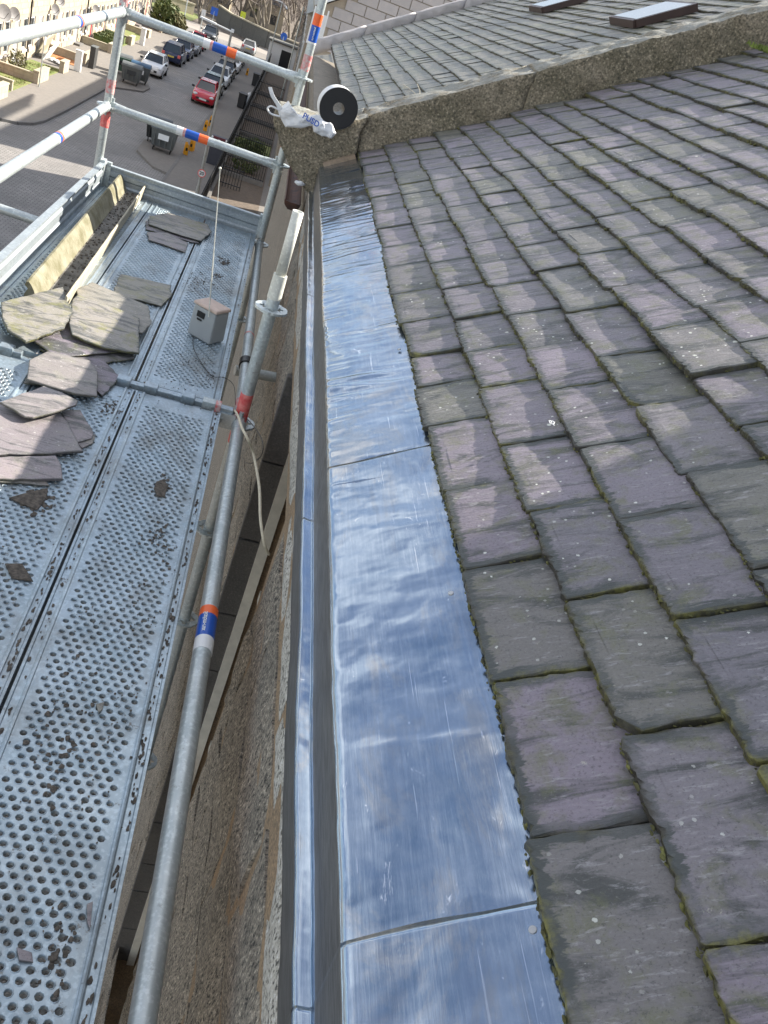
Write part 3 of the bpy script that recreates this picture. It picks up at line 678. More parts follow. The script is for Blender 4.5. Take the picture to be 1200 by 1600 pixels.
def standard(label, p, z0, z1, ros, bands, spigot=None, group='scaffold standards'):
    t = thing('scaffold_standard', label, 'scaffold pole', (p[0], p[1], z0), 0, group)
    lo, hi = Vector((p[0], p[1], z0)), Vector((p[0], p[1], z1))
    b = MB(); b.tube(lo, hi, TR, None, 26); wbuild(b, 'tube', M_TUBE, t)
    for z in ros:
        b = MB(); c = Vector((p[0], p[1], z)); 
        n = 40; ro, ri = .061, .026; vs = []
        for zz in (-.0045, .0045):
            for k in range(n): q = 2*math.pi*k/n; rr_ = ro*(1-.05*(math.cos(8*q) > .6)); vs.append(c+Vector((rr_*math.cos(q), rr_*math.sin(q), zz)))
            for k in range(n): q = 2*math.pi*k/n; h = .012*(abs(math.cos(4*q)) > .72); vs.append(c+Vector(((.034+h*.9)*math.cos(q), (.034+h*.9)*math.sin(q), zz)))
        fs = [(k, (k+1) % n, 2*n+(k+1) % n, 2*n+k) for k in range(n)]+[(n+k, 3*n+k, 3*n+(k+1) % n, n+(k+1) % n) for k in range(n)]
        fs += [(2*n+k, 2*n+(k+1) % n, 3*n+(k+1) % n, 3*n+k) for k in range(n)]+[(k, n+k, n+(k+1) % n, (k+1) % n) for k in range(n)]
        b.add(vs, fs); 
        for k in range(4): q = math.pi/2*k+.785; b.box(c+Vector((.034*math.cos(q), .034*math.sin(q), 0)), (.03, .012, .008), Matrix.Rotation(q, 3, 'Z'))
        b.tube(c-Vector((0, 0, .008)), c+Vector((0, 0, .008)), .0275, None, 20)
        wbuild(b, 'rosette', M_TUBE, t)
    for (a, c_, m) in bands:
        b = MB(); b.tube((p[0], p[1], a), (p[0], p[1], c_), TR+.0012, None, 26); wbuild(b, 'band', m, t)
    if spigot:
        b = MB(); b.tube(hi-Vector((0, 0, .02)), hi+Vector((0, 0, .07)), .0265, .025, 20); b.tube(hi+Vector((0, 0, .07)), hi+Vector((0, 0, spigot)), .0195, None, 20, hollow=.0035); wbuild(b, 'spigot', M_WHITETUBE, t)
    return t
NS = (.150, 3.06); FSR = (.092, 5.6); FSL = (-.945, 5.61)
sn = standard('near scaffold standard with bare white spigot top, red paint at deck level', NS, -7.9, -.99, (-1.05, -1.53, -2.05, -2.55, -3.5), [(-1.52, -1.40, M_RED), (-1.62, -1.56, M_RED)], .30)
fr = standard('far scaffold standard by the plastic bag, with blue and orange label high up', FSR, G+.1, .9, (-.03, -.53, -1.03, -1.53, -2.05, -3.53, -5.53), [(-.49, -.405, M_PINK), (-.345, -.335, M_WHITE), (-.335, -.25, M_BLUE), (-.25, -.19, M_ORANGE), (-.06, .05, M_PINK), (-.93, -.9, M_RED)])
fl = standard('far outer scaffold standard at the street corner with red bands', FSL, G+.1, .9, (-.03, -.53, -1.03, -1.53, -3.53), [(-.50, -.40, M_PINK), (-.96, -.885, M_PINK), (-1.15, -1.055, M_RED)])
def X(p, z): return (p[0], p[1], z)
LB = lambda a, s=1: [(a, a+s*.055, M_ORANGE, .0012), (a+s*.055, a+s*.135, M_BLUE, .0010), (a+s*.135, a+s*.15, M_PINK, .0012), (a+s*.15, a+s*.19, M_WHITE, .0012)]
def xr(z, label, f): return tube_thing('guard_rail', label, 'guard rail', (FSL[0]+.045, FSL[1], z), (FSR[0]-.045, FSR[1], z-.01), LB(f, -1), 'scaffold guard rails')
xr(-.53, 'upper end guard rail crossing above the parked cars', .60); xr(-1.03, 'lower end guard rail crossing above the pavement', .55)
def yr(z, label, f): return tube_thing('guard_rail', label, 'guard rail', (FSL[0]-.03, .5, z-.02), (FSL[0], FSL[1]-.045, z), [(f+.01, f+.035, M_ORANGE, .0012), (f-.035, f+.01, M_BLUE, .001), (f-.05, f-.035, M_WHITE, .0012)], 'scaffold guard rails')
yr(-.53, 'upper street side guard rail running to the corner pole', 4.05); yr(-1.03, 'lower street side guard rail running to the corner pole', 3.97)
A_ = Vector((.150, .35, -1.515)); B_ = Vector((.148, 3.01, -1.52))
led = tube_thing('ledger', 'near thick scaffold ledger with orange and blue maker label', 'scaffold tube', A_, B_, LB(1.27+.055, -1)[:0])
def ybands(root, seq, x, z):
    for (a, c, m) in seq: b = MB(); b.tube((x, a, z), (x, c, z), TR+.0013, None, 32); wbuild(b, 'band', m, root)
p1 = at(315, 995, x=.15).y; p2 = at(311, 1014, x=.15).y; p3 = at(305, 1050, x=.15).y
ybands(led, [(p2, p1, M_ORANGE), (p3+.004, p2, M_BLUE), (p3-.045, p3+.004, M_WHITE)], .15, -1.5175)
def wrap_text(txt, size, root, centre, r_, ax, up, m):
    me = text_mesh(txt, size, 0, True); me.materials.clear(); me.materials.append(m)
    bm = bmesh.new(); bm.from_mesh(me); bmesh.ops.triangulate(bm, faces=bm.faces)
    ax = Vector(ax).normalized(); up = Vector(up); up = (up-ax*up.dot(ax)).normalized(); sd_ = ax.cross(up)
    for v in bm.verts:
        a = v.co.y/r_; v.co = Vector(centre)+ax*v.co.x+(up*math.cos(a)+sd_*math.sin(a))*r_
    bm.to_mesh(me); bm.free(); o = bpy.data.objects.new('lettering', me); col.objects.link(o); keep(o, root)
tx = (p2+p3)/2+.01
wrap_text('Scafom-rux', .017, led, (.15, tx, -1.5175), TR+.0022, (0, -1, 0), (-.35, -.45, .8), M_WHITE)
wrap_text('Scafom-rux', .015, fr, (FSR[0], FSR[1], -.292), TR+.0022, (0, 0, -1), (-.1, -1, .1), M_WHITE)
ld2 = tube_thing('ledger', 'far deck level ledger in bluish shade between near and far standards', 'scaffold tube', (.148, 3.11, -1.53), (.095, 5.55, -1.53), [(.0, .13, M_PINK, .0012), (.86, .875, M_PINK, .0012), (.50, .56, M_BLACK, .006)])
tube_thing('ledger', 'lower ledger one lift down, seen between deck and wall', 'scaffold tube', (.148, .4, -3.5), (.12, 5.55, -3.5), [])
tube_thing('bracing_tube', 'short galvanised tube sticking out over the street left of the toe board', 'scaffold tube', (-2.3, 4.55, -1.43), (-.99, 4.62, -1.50), [], None, None, False)
tube_thing('tie_tube', 'stub tie tube between near ledger and the facade', 'scaffold tube', (.10, 3.75, -1.62), (.31, 3.8, -1.62), [], None, None, False)

# perforated steel planks
PW, PL = .318, 2.50
def plank_mesh():
    b = MB(); sx, sy = .0240, .0202; nx = 9; rows = int((PL-.17)/sy); y0 = .085; xL = -.121; xR = .121
    for j in range(rows):
        ya = y0+j*sy; yb = ya+sy; off = (j % 2)*sx/2; x0 = -nx*sx/2-sx/4+off
        b.add([(xL, ya, 0), (x0, ya, 0), (x0, yb, 0), (xL, yb, 0)], [(0, 1, 2, 3)]); x9 = x0+nx*sx
        b.add([(x9, ya, 0), (xR, ya, 0), (xR, yb, 0), (x9, yb, 0)], [(0, 1, 2, 3)])
        for i in range(nx):
            xa = x0+i*sx; xb = xa+sx; cx_, cy_ = (xa+xb)/2, (ya+yb)/2
            up = (i+2*(j//2)+(j % 3)) % 3 != 0
            ob = [(xb, cy_), (xb, yb), (cx_, yb), (xa, yb), (xa, cy_), (xa, ya), (cx_, ya), (xb, ya)]
            vs = [(x, y, 0) for x, y in ob]
            rings = ((.0092, 0), (.0081, .0018), (.0072, .0014), (.0069, -.009)) if up else ((.0083, 0), (.0076, -.0008), (.0071, -.002), (.0069, -.009))
            for r_, z_ in rings:
                for k in range(8): t = 2*math.pi*k/8; vs.append((cx_+r_*math.cos(t), cy_+r_*math.sin(t), z_))
            b.add(vs[:16], [(k, (k+1) % 8, 8+(k+1) % 8, 8+k) for k in range(8)], 0, False)
            b.add(vs[8:], [(a*8+k, a*8+(k+1) % 8, a*8+8+(k+1) % 8, a*8+8+k) for a in range(3) for k in range(8)], 0, True)
    y9 = y0+rows*sy
    for ya, yb in ((.0, y0), (y9, PL)): b.add([(xL, ya, 0), (xR, ya, 0), (xR, yb, 0), (xL, yb, 0)], [(0, 1, 2, 3)])
    pr_ = [(.121, 0), (.124, .0008), (.1255, .0045), (.129, .0055), (.1325, .0045), (.134, .0), (.136, -.001), (.150, -.001), (.1525, .002), (.1585, .002), (.159, 0), (.159, -.06), (.150, -.063), (.150, -.060)]
    for s in (1, -1):
        vs = [(s*x, y, z) for y in (0, PL) for x, z in pr_]; n = len(pr_)
        b.add(vs, [(i, i+1, n+i+1, n+i) for i in range(n-1)], 0, False)
    for y in (0, PL): b.add([(-.159, y, 0), (.159, y, 0), (.159, y, -.06), (-.159, y, -.06)], [(0, 1, 2, 3)])
    me = b.mesh('plank', M_PLANK); return me
PM = plank_mesh(); PMD = PM.copy(); PMD.materials.clear(); PMD.materials.append(simple('plank_painted_shade', (.10, .10, .095), .7, .2, .4, 12, (.2, .19, .17)))  # lower deck copy: shade below the holes put into its dark colour
def plank(x, y, label, z=DZ):
    o = bpy.data.objects.new('scaffold_plank', PM); col.objects.link(o); o.location = (x, y, z); return tag(o, label, 'scaffold plank', 'perforated steel scaffold planks')
XP = (-.088, -.413, -.738)
for i, x in enumerate(XP):
    nm = ('right hand', 'middle', 'left hand')[i]
    plank(x, .49, 'near bay %s perforated steel plank%s' % (nm, (' beside the thick ledger', ' left of the long dark gap', ' at the picture edge')[i]))
    plank(x-(.012 if i == 0 else .014), 3.075, 'far bay %s perforated steel plank%s' % (nm, (' with the grey radio on it', ' with two flat slates on it', ' under the old gutter')[i]))
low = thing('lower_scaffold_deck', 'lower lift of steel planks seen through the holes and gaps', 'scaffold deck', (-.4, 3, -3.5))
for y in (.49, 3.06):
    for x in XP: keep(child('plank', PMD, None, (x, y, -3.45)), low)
# transom over the plank ends
def transom(y, label):
    t = thing('transom', label, 'scaffold transom', (-.4, y, DZ)); b = MB(); b.box((-.105, y, DZ+.002), (.44, .030, .022)); b.box((-.80, y, DZ+.002), (.27, .030, .022)); b.tube((-.945, y, DZ-.02), (.13, y, DZ-.02), .016, None, 12)
    o = wbuild(b, 'rail', M_PLANK, t, .003)
    for x in (-.72, -.30, -.20, -.06, .02, .055):
        b = MB(); b.box((x, y, DZ+.006), (.05 if x not in (.055,) else .022, .042, .034)); wbuild(b, 'clip', M_PLANK if x < 0 else M_PINK if x > .03 else M_TUBE, t, .003)
    b = MB(); b.tube((.075, y, DZ-.03), (.125, y, DZ-.04), .028, .02, 14); b.box((.095, y, DZ-.035), (.07, .05, .06)); wbuild(b, 'wedge_head', M_TUBE, t); return t
transom(3.032, 'galvanised transom clamping the plank ends beside the near standard')
# toe boards
def toe(name, label, a, c, h=.135):
    a, c = Vector(a), Vector(c); d = (c-a).normalized(); L = (c-a).length; nrm = Vector((0, 0, 1)).cross(d)
    t = thing(name, label, 'toe board', tuple(a)); prof = [(0, 0), (.012, 0), (.012, .03), (.004, .04), (.004, .065), (.012, .075), (.012, .1), (.004, .11), (.004, h-.01), (.022, h-.008), (.022, h), (-.012, h), (-.012, h-.02), (-.004, h-.02), (-.004, 0)]
    b = MB(); n = len(prof); vs = [p+nrm*q[0]+Vector((0, 0, q[1])) for p in (a, c) for q in prof]
    b.add(vs, [(i, (i+1) % n, n+(i+1) % n, n+i) for i in range(n)]+[tuple(range(n)), tuple(range(n, 2*n))[::-1]]); wbuild(b, 'board', M_TOE, t)
    for p in (a+d*.03, c-d*.03): b = MB(); b.box(p+Vector((0, 0, h/2+.004)), (.06, .03, h+.02), Matrix.Rotation(math.atan2(d.y, d.x), 3, 'Z')); wbuild(b, 'end_bracket', M_TUBE, t)
    return t
toe('toe_board', 'end toe board across the deck under the lower rail', (.115, 5.61, DZ-.02), (-.93, 5.63, DZ-.01))
toe('toe_board', 'long street side toe board, sunlit nearer the camera', (-.915, 5.62, DZ-.01), (-.915, .8, DZ-.01), .15)

# ------------------------------------------------------------------ things lying on the deck
def slab(name, label, pix, z, th=.007, tilt=(0, 0), m=M_SLATE3, cat='slate', group='loose slates on the deck', seed=1, rag=.004):
    th *= .75; P = [at(x, y, z=z) for x, y in pix]; c = sum(P, Vector())/len(P); pts = []
    n = len(P)
    for i in range(n):
        a, q = P[i], P[(i+1) % n]; k = max(1, int((q-a).length/.025))
        for j in range(k):
            p = a.lerp(q, j/k); d = (q-a).normalized(); w_ = noise.noise(Vector((seed*5+i*3.3, j*.9, 1)))*rag*1.6; pts.append(p+Vector((d.y, -d.x, 0))*w_-c)
    k = len(pts); v = []; e = []
    def zt(p): return p.x*tilt[0]+p.y*tilt[1]+.003*noise.noise(Vector((p.x*6, p.y*6, seed)))
    for h, s, ev in ((-th, 1.0, .9), (-.002, 1.003, .9), (0, .98, .35), (.001, .80, 0)):
        for p in pts: v.append((p.x*s, p.y*s, h+zt(p))); e.append(ev)
    f = [tuple(range(k))[::-1]]+[(a*k+i, a*k+(i+1) % k, (a+1)*k+(i+1) % k, (a+1)*k+i) for a in range(3) for i in range(k)]+[tuple(range(3*k, 4*k))]
    me = bpy.data.meshes.new(name); me.from_pydata(v, [], f); me.materials.append(m); me.attributes.new('edge', 'FLOAT', 'POINT').data.foreach_set('value', e)
    bm = bmesh.new(); bm.from_mesh(me); bmesh.ops.recalc_face_normals(bm, faces=bm.faces); bm.to_mesh(me); bm.free()
    o = bpy.data.objects.new(name, me); col.objects.link(o); o.location = c; return tag(o, label, cat, group)
S = lambda l, p, z, **k: slab('loose_slate', l, p, DZ+z, **k)
M_MOSSY = slate_mat('mossy_loose_slate', (.28, .26, .22), (.24, .22, .20), (.26, .25, .18), 1.0, .4, (.19, .185, .06), .75, .35)
S('dark bottom slate in the pile with its broken edge towards the camera', [(60, 520), (150, 512), (205, 535), (210, 560), (110, 572), (62, 545)], .012, seed=2, m=M_SLATE)
S('second dark slate peeping out under the two mossy ones', [(40, 505), (120, 500), (205, 520), (200, 548), (90, 558), (50, 530)], .024, seed=3, m=M_SLATE)
S('tan slate sticking out behind the mossy right hand slab', [(118, 452), (145, 440), (232, 478), (237, 505), (222, 520), (140, 500)], .030, seed=4, m=M_SLATE3, tilt=(0, 0))
S('large mossy slate at the left of the pile with yellow green top edge', [(2, 470), (97, 450), (104, 470), (114, 486), (100, 513), (42, 532), (12, 512), (4, 495)], .055, seed=5, m=M_MOSSY, th=.012, tilt=(.03, .02))
S('large mossy slate at the right of the pile, half in shade', [(113, 470), (122, 463), (185, 483), (218, 496), (218, 548), (165, 541), (112, 522), (108, 505)], .048, seed=6, m=M_MOSSY, th=.012, tilt=(-.03, .02))
S('grey slate under the purple one below the mossy pile', [(92, 556), (160, 560), (188, 588), (160, 618), (140, 600)], .014, seed=7, m=M_SLATE)
S('pale edged slate lying under the rounded purple slate', [(42, 588), (150, 606), (150, 614), (60, 600), (38, 598)], .012, seed=71)
S('purple slate with sunlit corner in the middle of the heap', [(46, 562), (75, 548), (140, 562), (153, 580), (152, 618), (118, 615), (75, 602), (42, 592)], .032, seed=8, th=.011)
S('broad purple slate at the left edge half in sun', [(-30, 622), (20, 630), (95, 642), (112, 672), (130, 704), (60, 708), (-35, 710)], .022, seed=9, th=.012)
S('tan diamond shaped slate lying on the purple ones', [(0, 628), (68, 603), (98, 612), (122, 625), (120, 632), (90, 642), (52, 652), (38, 650)], .046, seed=10, th=.009)
S('small curved grey fragment right of the broad purple slate', [(95, 640), (125, 640), (147, 676), (143, 684), (120, 691), (108, 670)], .014, seed=11, th=.006)
S('small triangular offcut by the curved fragment', [(118, 690), (150, 678), (145, 692), (128, 700)], .007, seed=12, th=.005)
S('slate at the near end of the heap below the broad purple one', [(-30, 714), (88, 712), (96, 728), (98, 748), (-30, 748)], .018, seed=13, th=.012)
S('thin slate edge under the near end slate', [(-30, 740), (70, 748), (78, 758), (-30, 752)], .008, seed=14, th=.006)
S('far slate with green corner, on top near the end toe board', [(234, 337), (262, 332), (325, 350), (331, 362), (314, 376), (284, 368), (232, 350)], .02, seed=15, m=M_MOSSY)
S('far slate under the green cornered one', [(228, 345), (300, 365), (312, 380), (300, 378), (228, 358)], .009, seed=16, m=M_SLATE)
S('narrow slate lying in front of the far pair', [(230, 362), (262, 364), (294, 380), (290, 394), (262, 384), (232, 374)], .012, seed=17)
S('slate lying across the middle plank beyond the mossy pile', [(186, 432), (190, 428), (268, 445), (268, 462), (252, 478), (215, 468), (175, 462)], .012, seed=18, m=M_MOSSY)
b = MB(); rs = random.Random(9)                     # slate chips and mortar crumbs
def crumbs(px, py, spr, k, mx_, zz=.002):
    for _ in range(int(k*(.45 if py > 880 else .8))):
        p = at(px, py, z=DZ)+Vector((rs.gauss(0, spr*.4), rs.gauss(0, spr*.8), zz))
        if min(abs(p.x-q) for q in XP) > .15: continue
        b.blob(p, rs.uniform(.0010, max(.0022, mx_*.62)), (1.3, 1.5, .35), 0, rs.random()*40, 1, .5)
for a in ((252, 762, .03, 60, .009), (248, 838, .05, 70, .007), (350, 410, .05, 90, .008), (340, 432, .03, 50, .006), (315, 440, .12, 120, .006), (60, 785, .05, 60, .012), (245, 1190, .06, 50, .007), (100, 1130, .10, 60, .008), (240, 960, .12, 60, .005), (180, 640, .05, 70, .007), (95, 1190, .03, 25, .009), (75, 1240, .03, 25, .008), (80, 1480, .05, 60, .008), (290, 600, .25, 120, .004), (270, 850, .3, 160, .003), (150, 1200, .3, 160, .003), (200, 350, .3, 160, .004), (200, 1100, .25, 120, .004), (60, 900, .3, 140, .004), (330, 590, .05, 60, .004)): crumbs(*a)
for i in range(900):
    xp = XP[rs.randrange(2)]; y = rs.uniform(.5, 5.5); b.blob((xp+rs.choice((-1, 1, 1))*.143+rs.gauss(0, .003), y, DZ+.0005), rs.uniform(.0012, .0035), (1.2, 2.6, .5), 0, rs.random()*40, 1, .5)
tag(b.build('slate_debris', M_DIRT), 'dark slate crumbs and dirt scattered over the steel planks', 'debris', kind='stuff')
for i, (px, py, lb, po) in enumerate([(28, 893, 'flat dark chip on the left plank', [(8, 880), (35, 880), (52, 908), (30, 905), (18, 902)]), (55, 778, 'dark brown broken slate chip nearest the heap', [(14, 778), (40, 770), (75, 762), (72, 778), (58, 796), (35, 788)]), (50, 1385, 'pinkish slate splinter in the near corner of the plank', [(136, 1412), (145, 1408), (146, 1425), (141, 1452), (136, 1440)]), (250, 762, 'round clump of dark moss on the right hand plank', [(244, 752), (256, 748), (264, 760), (258, 776), (246, 774), (241, 762)]), (100, 1490, 'purple flake beside the rim of the near plank', [(26, 1480), (50, 1488), (52, 1503), (30, 1500)]), (150, 1100, 'small purple flake among the holes', [(150, 1100), (163, 1096), (160, 1108), (154, 1114)]), (0, 1500, 'brown moss clump near the picture corner', [(80, 1488), (92, 1484), (90, 1500), (78, 1502)])]):
    slab('slate_chip', lb, po, DZ+.006, .005, m=M_DIRT if 'moss' in lb or 'dark' in lb else M_SLATE3, cat='slate chip', group='slate chips on the planks', seed=30+i, rag=.003)

# old gutter length lying along the deck
gt = thing('old_gutter', 'old lichened box gutter length lying on the left plank', 'gutter', (-.75, 4.5, DZ))
a0, a1 = Vector((-.800, 5.60, DZ)), Vector((-.775, 3.50, DZ)); dd = (a1-a0).normalized(); sd_ = Vector((-dd.y, dd.x, 0)); sd_ = sd_ if sd_.x > 0 else -sd_
def gut(name, prof, m):
    b = MB(); K = 40; n = len(prof); vs = []
    for j in range(K+1):
        p = a0.lerp(a1, j/K)
        for x, z in prof: vs.append(p+sd_*(x+.0015*noise.noise(Vector((j*.4, x*20, z*30))))+Vector((0, 0, z+.002*noise.noise(Vector((j*.5, x*20, 5))))))
    b.add(vs, [(j*n+i, j*n+(i+1) % n, (j+1)*n+(i+1) % n, (j+1)*n+i) for j in range(K) for i in range(n)]+[tuple(range(n)), tuple(range(K*n, K*n+n))[::-1]]); return wbuild(b, name, m, gt)
gut('left_wall', [(-.012, .012), (-.016, .04), (-.004, .066), (-.018, .080), (-.014, .094), (-.004, .096), (.008, .082), (.018, .066), (.032, .035), (.042, .018), (.042, .012)], M_GUTTER)
gut('gutter_floor', [(0, .002), (.135, .002), (.135, .012), (0, .012)], M_GUTTER_IN)
gut('right_wall', [(.131, .002), (.141, .002), (.150, .075), (.147, .080), (.142, .080), (.131, .012)], M_CREAM)
b = MB(); 
for k in range(260): t = rs.random(); p = a0.lerp(a1, t)+sd_*rs.uniform(.03, .13)+Vector((0, 0, .014)); b.blob(p, rs.uniform(.002, .007), (1, 1.6, .5), 0, k, 1, .4)
tag(wbuild(b, 'dirt', M_DIRT, gt), kind='stuff')

# grey radio with its aerial
bl = at(291, 521, z=DZ); bb_ = at(326, 541, z=DZ); br = at(343, 520, z=DZ); e1 = (bb_-bl); e2 = (br-bb_); e2 = Vector((-e1.y, e1.x, 0)).normalized()*.105
rad = thing('radio', 'small grey box radio with pinkish lid and long aerial on the right hand plank', 'radio', tuple(bb_))
bk = bl+e2; H = .145
def rbox(z0, z1, k0, k1, m, name, par, bev=.004):
    c = (bl+bb_+e2+bl+bb_+e2)/4+Vector((0, 0, 0)); c = (bl+bb_+(bl+e2)+(bb_+e2))/4; b = MB(); q = [bl, bb_, bb_+e2, bl+e2]
    vs = [Vector((*(c+(p-c)*k).to_2d(), DZ+z)) for z, k in ((z0, k0), (z1, k1)) for p in q]; b.add(vs, [(3, 2, 1, 0), (4, 5, 6, 7), (0, 1, 5, 4), (1, 2, 6, 5), (2, 3, 7, 6), (3, 0, 4, 7)]); return wbuild(b, name, m, par, bev), c
bd, cc = rbox(.004, H, 1.0, .93, M_BOX, 'casing', rad, .008); ld, _ = rbox(H+.001, H+.016, 1.02, .98, M_LIDP, 'lid', rad, .005)
fn = Vector((e1.y, -e1.x, 0)).normalized(); mid = (bl+bb_)/2; fn = fn if fn.dot(mid-cc) > 0 else -fn; rotf = Matrix((e1.normalized(), Vector((0, 0, 1)), fn)).transposed()
fu = (Vector((0, 0, 1))-fn*.012).normalized(); b = MB(); b.box(mid-e1*.10+Vector((0, 0, H*.78))-fn*.0008, (.04, .026, .004), rotf); wbuild(b, 'display', M_BLACK, rad)
b = MB(); b.box(mid-e1*.12+Vector((0, 0, H*.62))+fn*.0002, (.024, .008, .003), rotf); wbuild(b, 'badge', M_RUBBER, rad)
b = MB(); ab = mid+e1*.26+Vector((0, 0, H*.86))+fn*.006; tp = at(344, 263, y=ab.y-.02); b.tube(ab, ab.lerp(tp, .45), .0026, None, 8); b.tube(ab.lerp(tp, .45), ab.lerp(tp, .8), .0019, None, 8); b.tube(ab.lerp(tp, .8), tp, .0013, None, 8); b.blob(tp, .0055, (1, 1, 1), 0, 0, 2, 0); wbuild(b, 'aerial', M_WHITETUBE, rad)
def smooth_path(P, k=6):
    o = []; n = len(P)
    for i in range(n-1):
        p0, p1_, p2_, p3_ = P[max(i-1, 0)], P[i], P[i+1], P[min(i+2, n-1)]
        for j in range(k):
            t = j/k; o.append(.5*((2*p1_)+(p2_-p0)*t+(2*p0-5*p1_+4*p2_-p3_)*t*t+(3*p1_-p0-3*p2_+p3_)*t**3))
    return o+[P[-1]]
b = MB(); b.path(smooth_path([at(302, 525, z=DZ+.004), at(303, 545, z=DZ+.004), at(318, 572, z=DZ+.004), at(332, 588, z=DZ+.004), at(350, 590, z=DZ+.006), at(365, 602, z=DZ-.0), Vector((.12, 3.12, DZ-.01))]), .0014, 6); tag(b.build('radio_wire', M_BLACK), 'thin black wire running from the radio to the near standard', 'wire')
b = MB(); b.path(smooth_path([at(362, 655, x=.12), at(366, 642, x=.12), at(372, 650, x=.115), at(378, 668, x=.125), at(388, 688, x=.15), at(396, 710, x=.18), at(405, 760, x=.21), at(407, 810, x=.225), at(413, 850, x=.25), at(420, 866, x=.275)]), .0042, 8); tag(b.build('rope', simple('old_white_rope', (.52, .47, .36), .9, 0, .2, 60)), 'old off-white rope looped round the near standard and hanging by the wall', 'rope')
b = MB(); b.path(smooth_path([at(380, 648, x=.17), at(398, 668, x=.19), at(410, 690, x=.21), at(408, 712, x=.22), at(392, 724, x=.23), at(383, 722, x=.24)]), .0016, 6); tag(b.build('black_wire', M_BLACK), 'thin black wire looping beside the red painted standard', 'wire')

# roll of damp proof membrane on the coping
rc = Vector((.318, 5.22, -.578)); roll = thing('membrane_roll', 'roll of black membrane with white wrapper standing on the coping end', 'roll', tuple(rc-Vector((0, 0, .115))))
b = MB(); n = 56; ro, ri = .108, .032; ax = Vector((-.10, 1, -.02)).normalized(); u_ = ax.orthogonal().normalized(); v_ = ax.cross(u_); f0, f1 = rc-ax*.0, rc+ax*.12
vs = []
for p, r_ in ((f0, ro-.003), (f0, ri), (f1, ri), (f1, ro-.003)):
    for k in range(n): t = 2*math.pi*k/n; vs.append(p+(u_*math.cos(t)+v_*math.sin(t))*r_)
b.add(vs, [(a*n+k, a*n+(k+1) % n, ((a+1) % 4)*n+(k+1) % n, ((a+1) % 4)*n+k) for a in range(4) for k in range(n)], 0, False); wbuild(b, 'membrane', M_BLACK, roll)
b = MB(); b.tube(f0+ax*.004, f1, ro, None, n, 0, False); wbuild(b, 'white_wrapper', M_WHITE, roll)

# white carrier bag hanging over the kneeler
bag = thing('carrier_bag', 'crumpled white carrier bag with blue print lying over the coping end', 'plastic bag', tuple(at(470, 190, y=5.2)))
def cloth(outline, ypl, th, seed, name, par, amp=.016, m=M_BAG):
    P = [at(x, y, y=ypl) for x, y in outline]; c = sum(P, Vector())/len(P); n = len(P); pts = []
    for i in range(n):
        for j in range(4): pts.append(P[i].lerp(P[(i+1) % n], j/4))
    k = len(pts); vs = []; K = 7
    for s in (-1, 1):
        for r_ in range(K+1):
            f = 1-r_/K
            for p in pts:
                q = c+(p-c)*f; bul = th*math.sqrt(max(0, 1-f*f)); h = noise.noise(q*16+Vector((seed, 0, 0)))*amp+noise.noise(q*38+Vector((seed, s, 0)))*amp*.5
                vs.append(q+Vector((.1*h, s*bul*.6+h*(1-f**6), h*.6+.25*abs(h))))
    fs = []
    for s in (0, 1):
        o = s*(K+1)*k
        for r_ in range(K):
            for i in range(k): fs.append((o+r_*k+i, o+r_*k+(i+1) % k, o+(r_+1)*k+(i+1) % k, o+(r_+1)*k+i))
    b = MB(); b.add(vs, fs, 0, False); return wbuild(b, name, m, par)
cloth([(434, 172), (450, 158), (455, 166), (461, 178), (480, 184), (497, 180), (505, 188), (494, 197), (470, 200), (446, 198), (438, 186)], 5.19, .035, 1, 'upper_fold', bag)
cloth([(488, 192), (504, 186), (515, 194), (526, 208), (518, 216), (502, 215), (490, 206)], 5.16, .045, 5, 'lower_bulge', bag)
b = MB(); hp = smooth_path([at(437, 182, y=5.19), at(432, 165, y=5.18), at(423, 150, y=5.17), at(419, 136, y=5.17)], 5); hp2 = [p+Vector((.028-.01*i/len(hp), 0, .006)) for i, p in enumerate(hp)]
b.add(hp+hp2, [(i, i+1, len(hp)+i+1, len(hp)+i) for i in range(len(hp)-1)]); o = wbuild(b, 'handle', M_BAG, bag); md = o.modifiers.new('s', 'SOLIDIFY'); md.thickness = .004
b = MB(); b.path(smooth_path([at(436, 172, y=5.18), at(424, 166, y=5.17), at(418, 170, y=5.17), at(424, 178, y=5.17), at(437, 182, y=5.18)], 5), .005, 6); wbuild(b, 'handle', M_BAG, bag)
tm = text_mesh('PUSD', .042, .0008, True); tm.materials.clear(); tm.materials.append(M_BLUE); o = bpy.data.objects.new('print', tm); col.objects.link(o)
o.location = at(486, 188, y=5.125); o.rotation_euler = (R(70), R(14), R(8)); keep(o, bag)
b = MB(); b.blob(at(468, 286, y=5.24), .022, (1.3, 1, .6), 0, 3, 2, .3); tag(b.build('plastic_scrap', M_BAG), 'small scrap of white plastic under the kneeler block', 'plastic scrap')

# small litter caught on the slates
def onroof(px, py, h=.004, base=0):
    d = at(px, py, y=1.0).normalized(); n0 = E0+NR*(h+base); t_ = NR.dot(n0)/NR.dot(d); return d*t_
b = MB(); p = onroof(862, 662)
for k in range(4): a = k*1.3; b.path([p+Vector((.004*math.cos(a), .004*math.sin(a), 0)), p+Vector((.007*math.cos(a+.5), .008*math.sin(a+.5), .003)), p+Vector((.008*math.cos(a+1.2), .012*math.sin(a+1.2), .002))], .0011, 5)
tag(b.build('string_scrap', M_WHITE), 'tiny knot of white string on a purple slate', 'litter')
b = MB(); b.path(smooth_path([onroof(630, 132, .01), onroof(645, 143, .012), onroof(656, 155, .01)]), .0028, 5); b.path([onroof(656, 155, .01), onroof(656, 142, .02), onroof(652, 131, .02)], .0022, 5)
tag(b.build('twig', M_CREAM), 'pale forked twig lying on the neighbouring slates by the coping', 'twig')
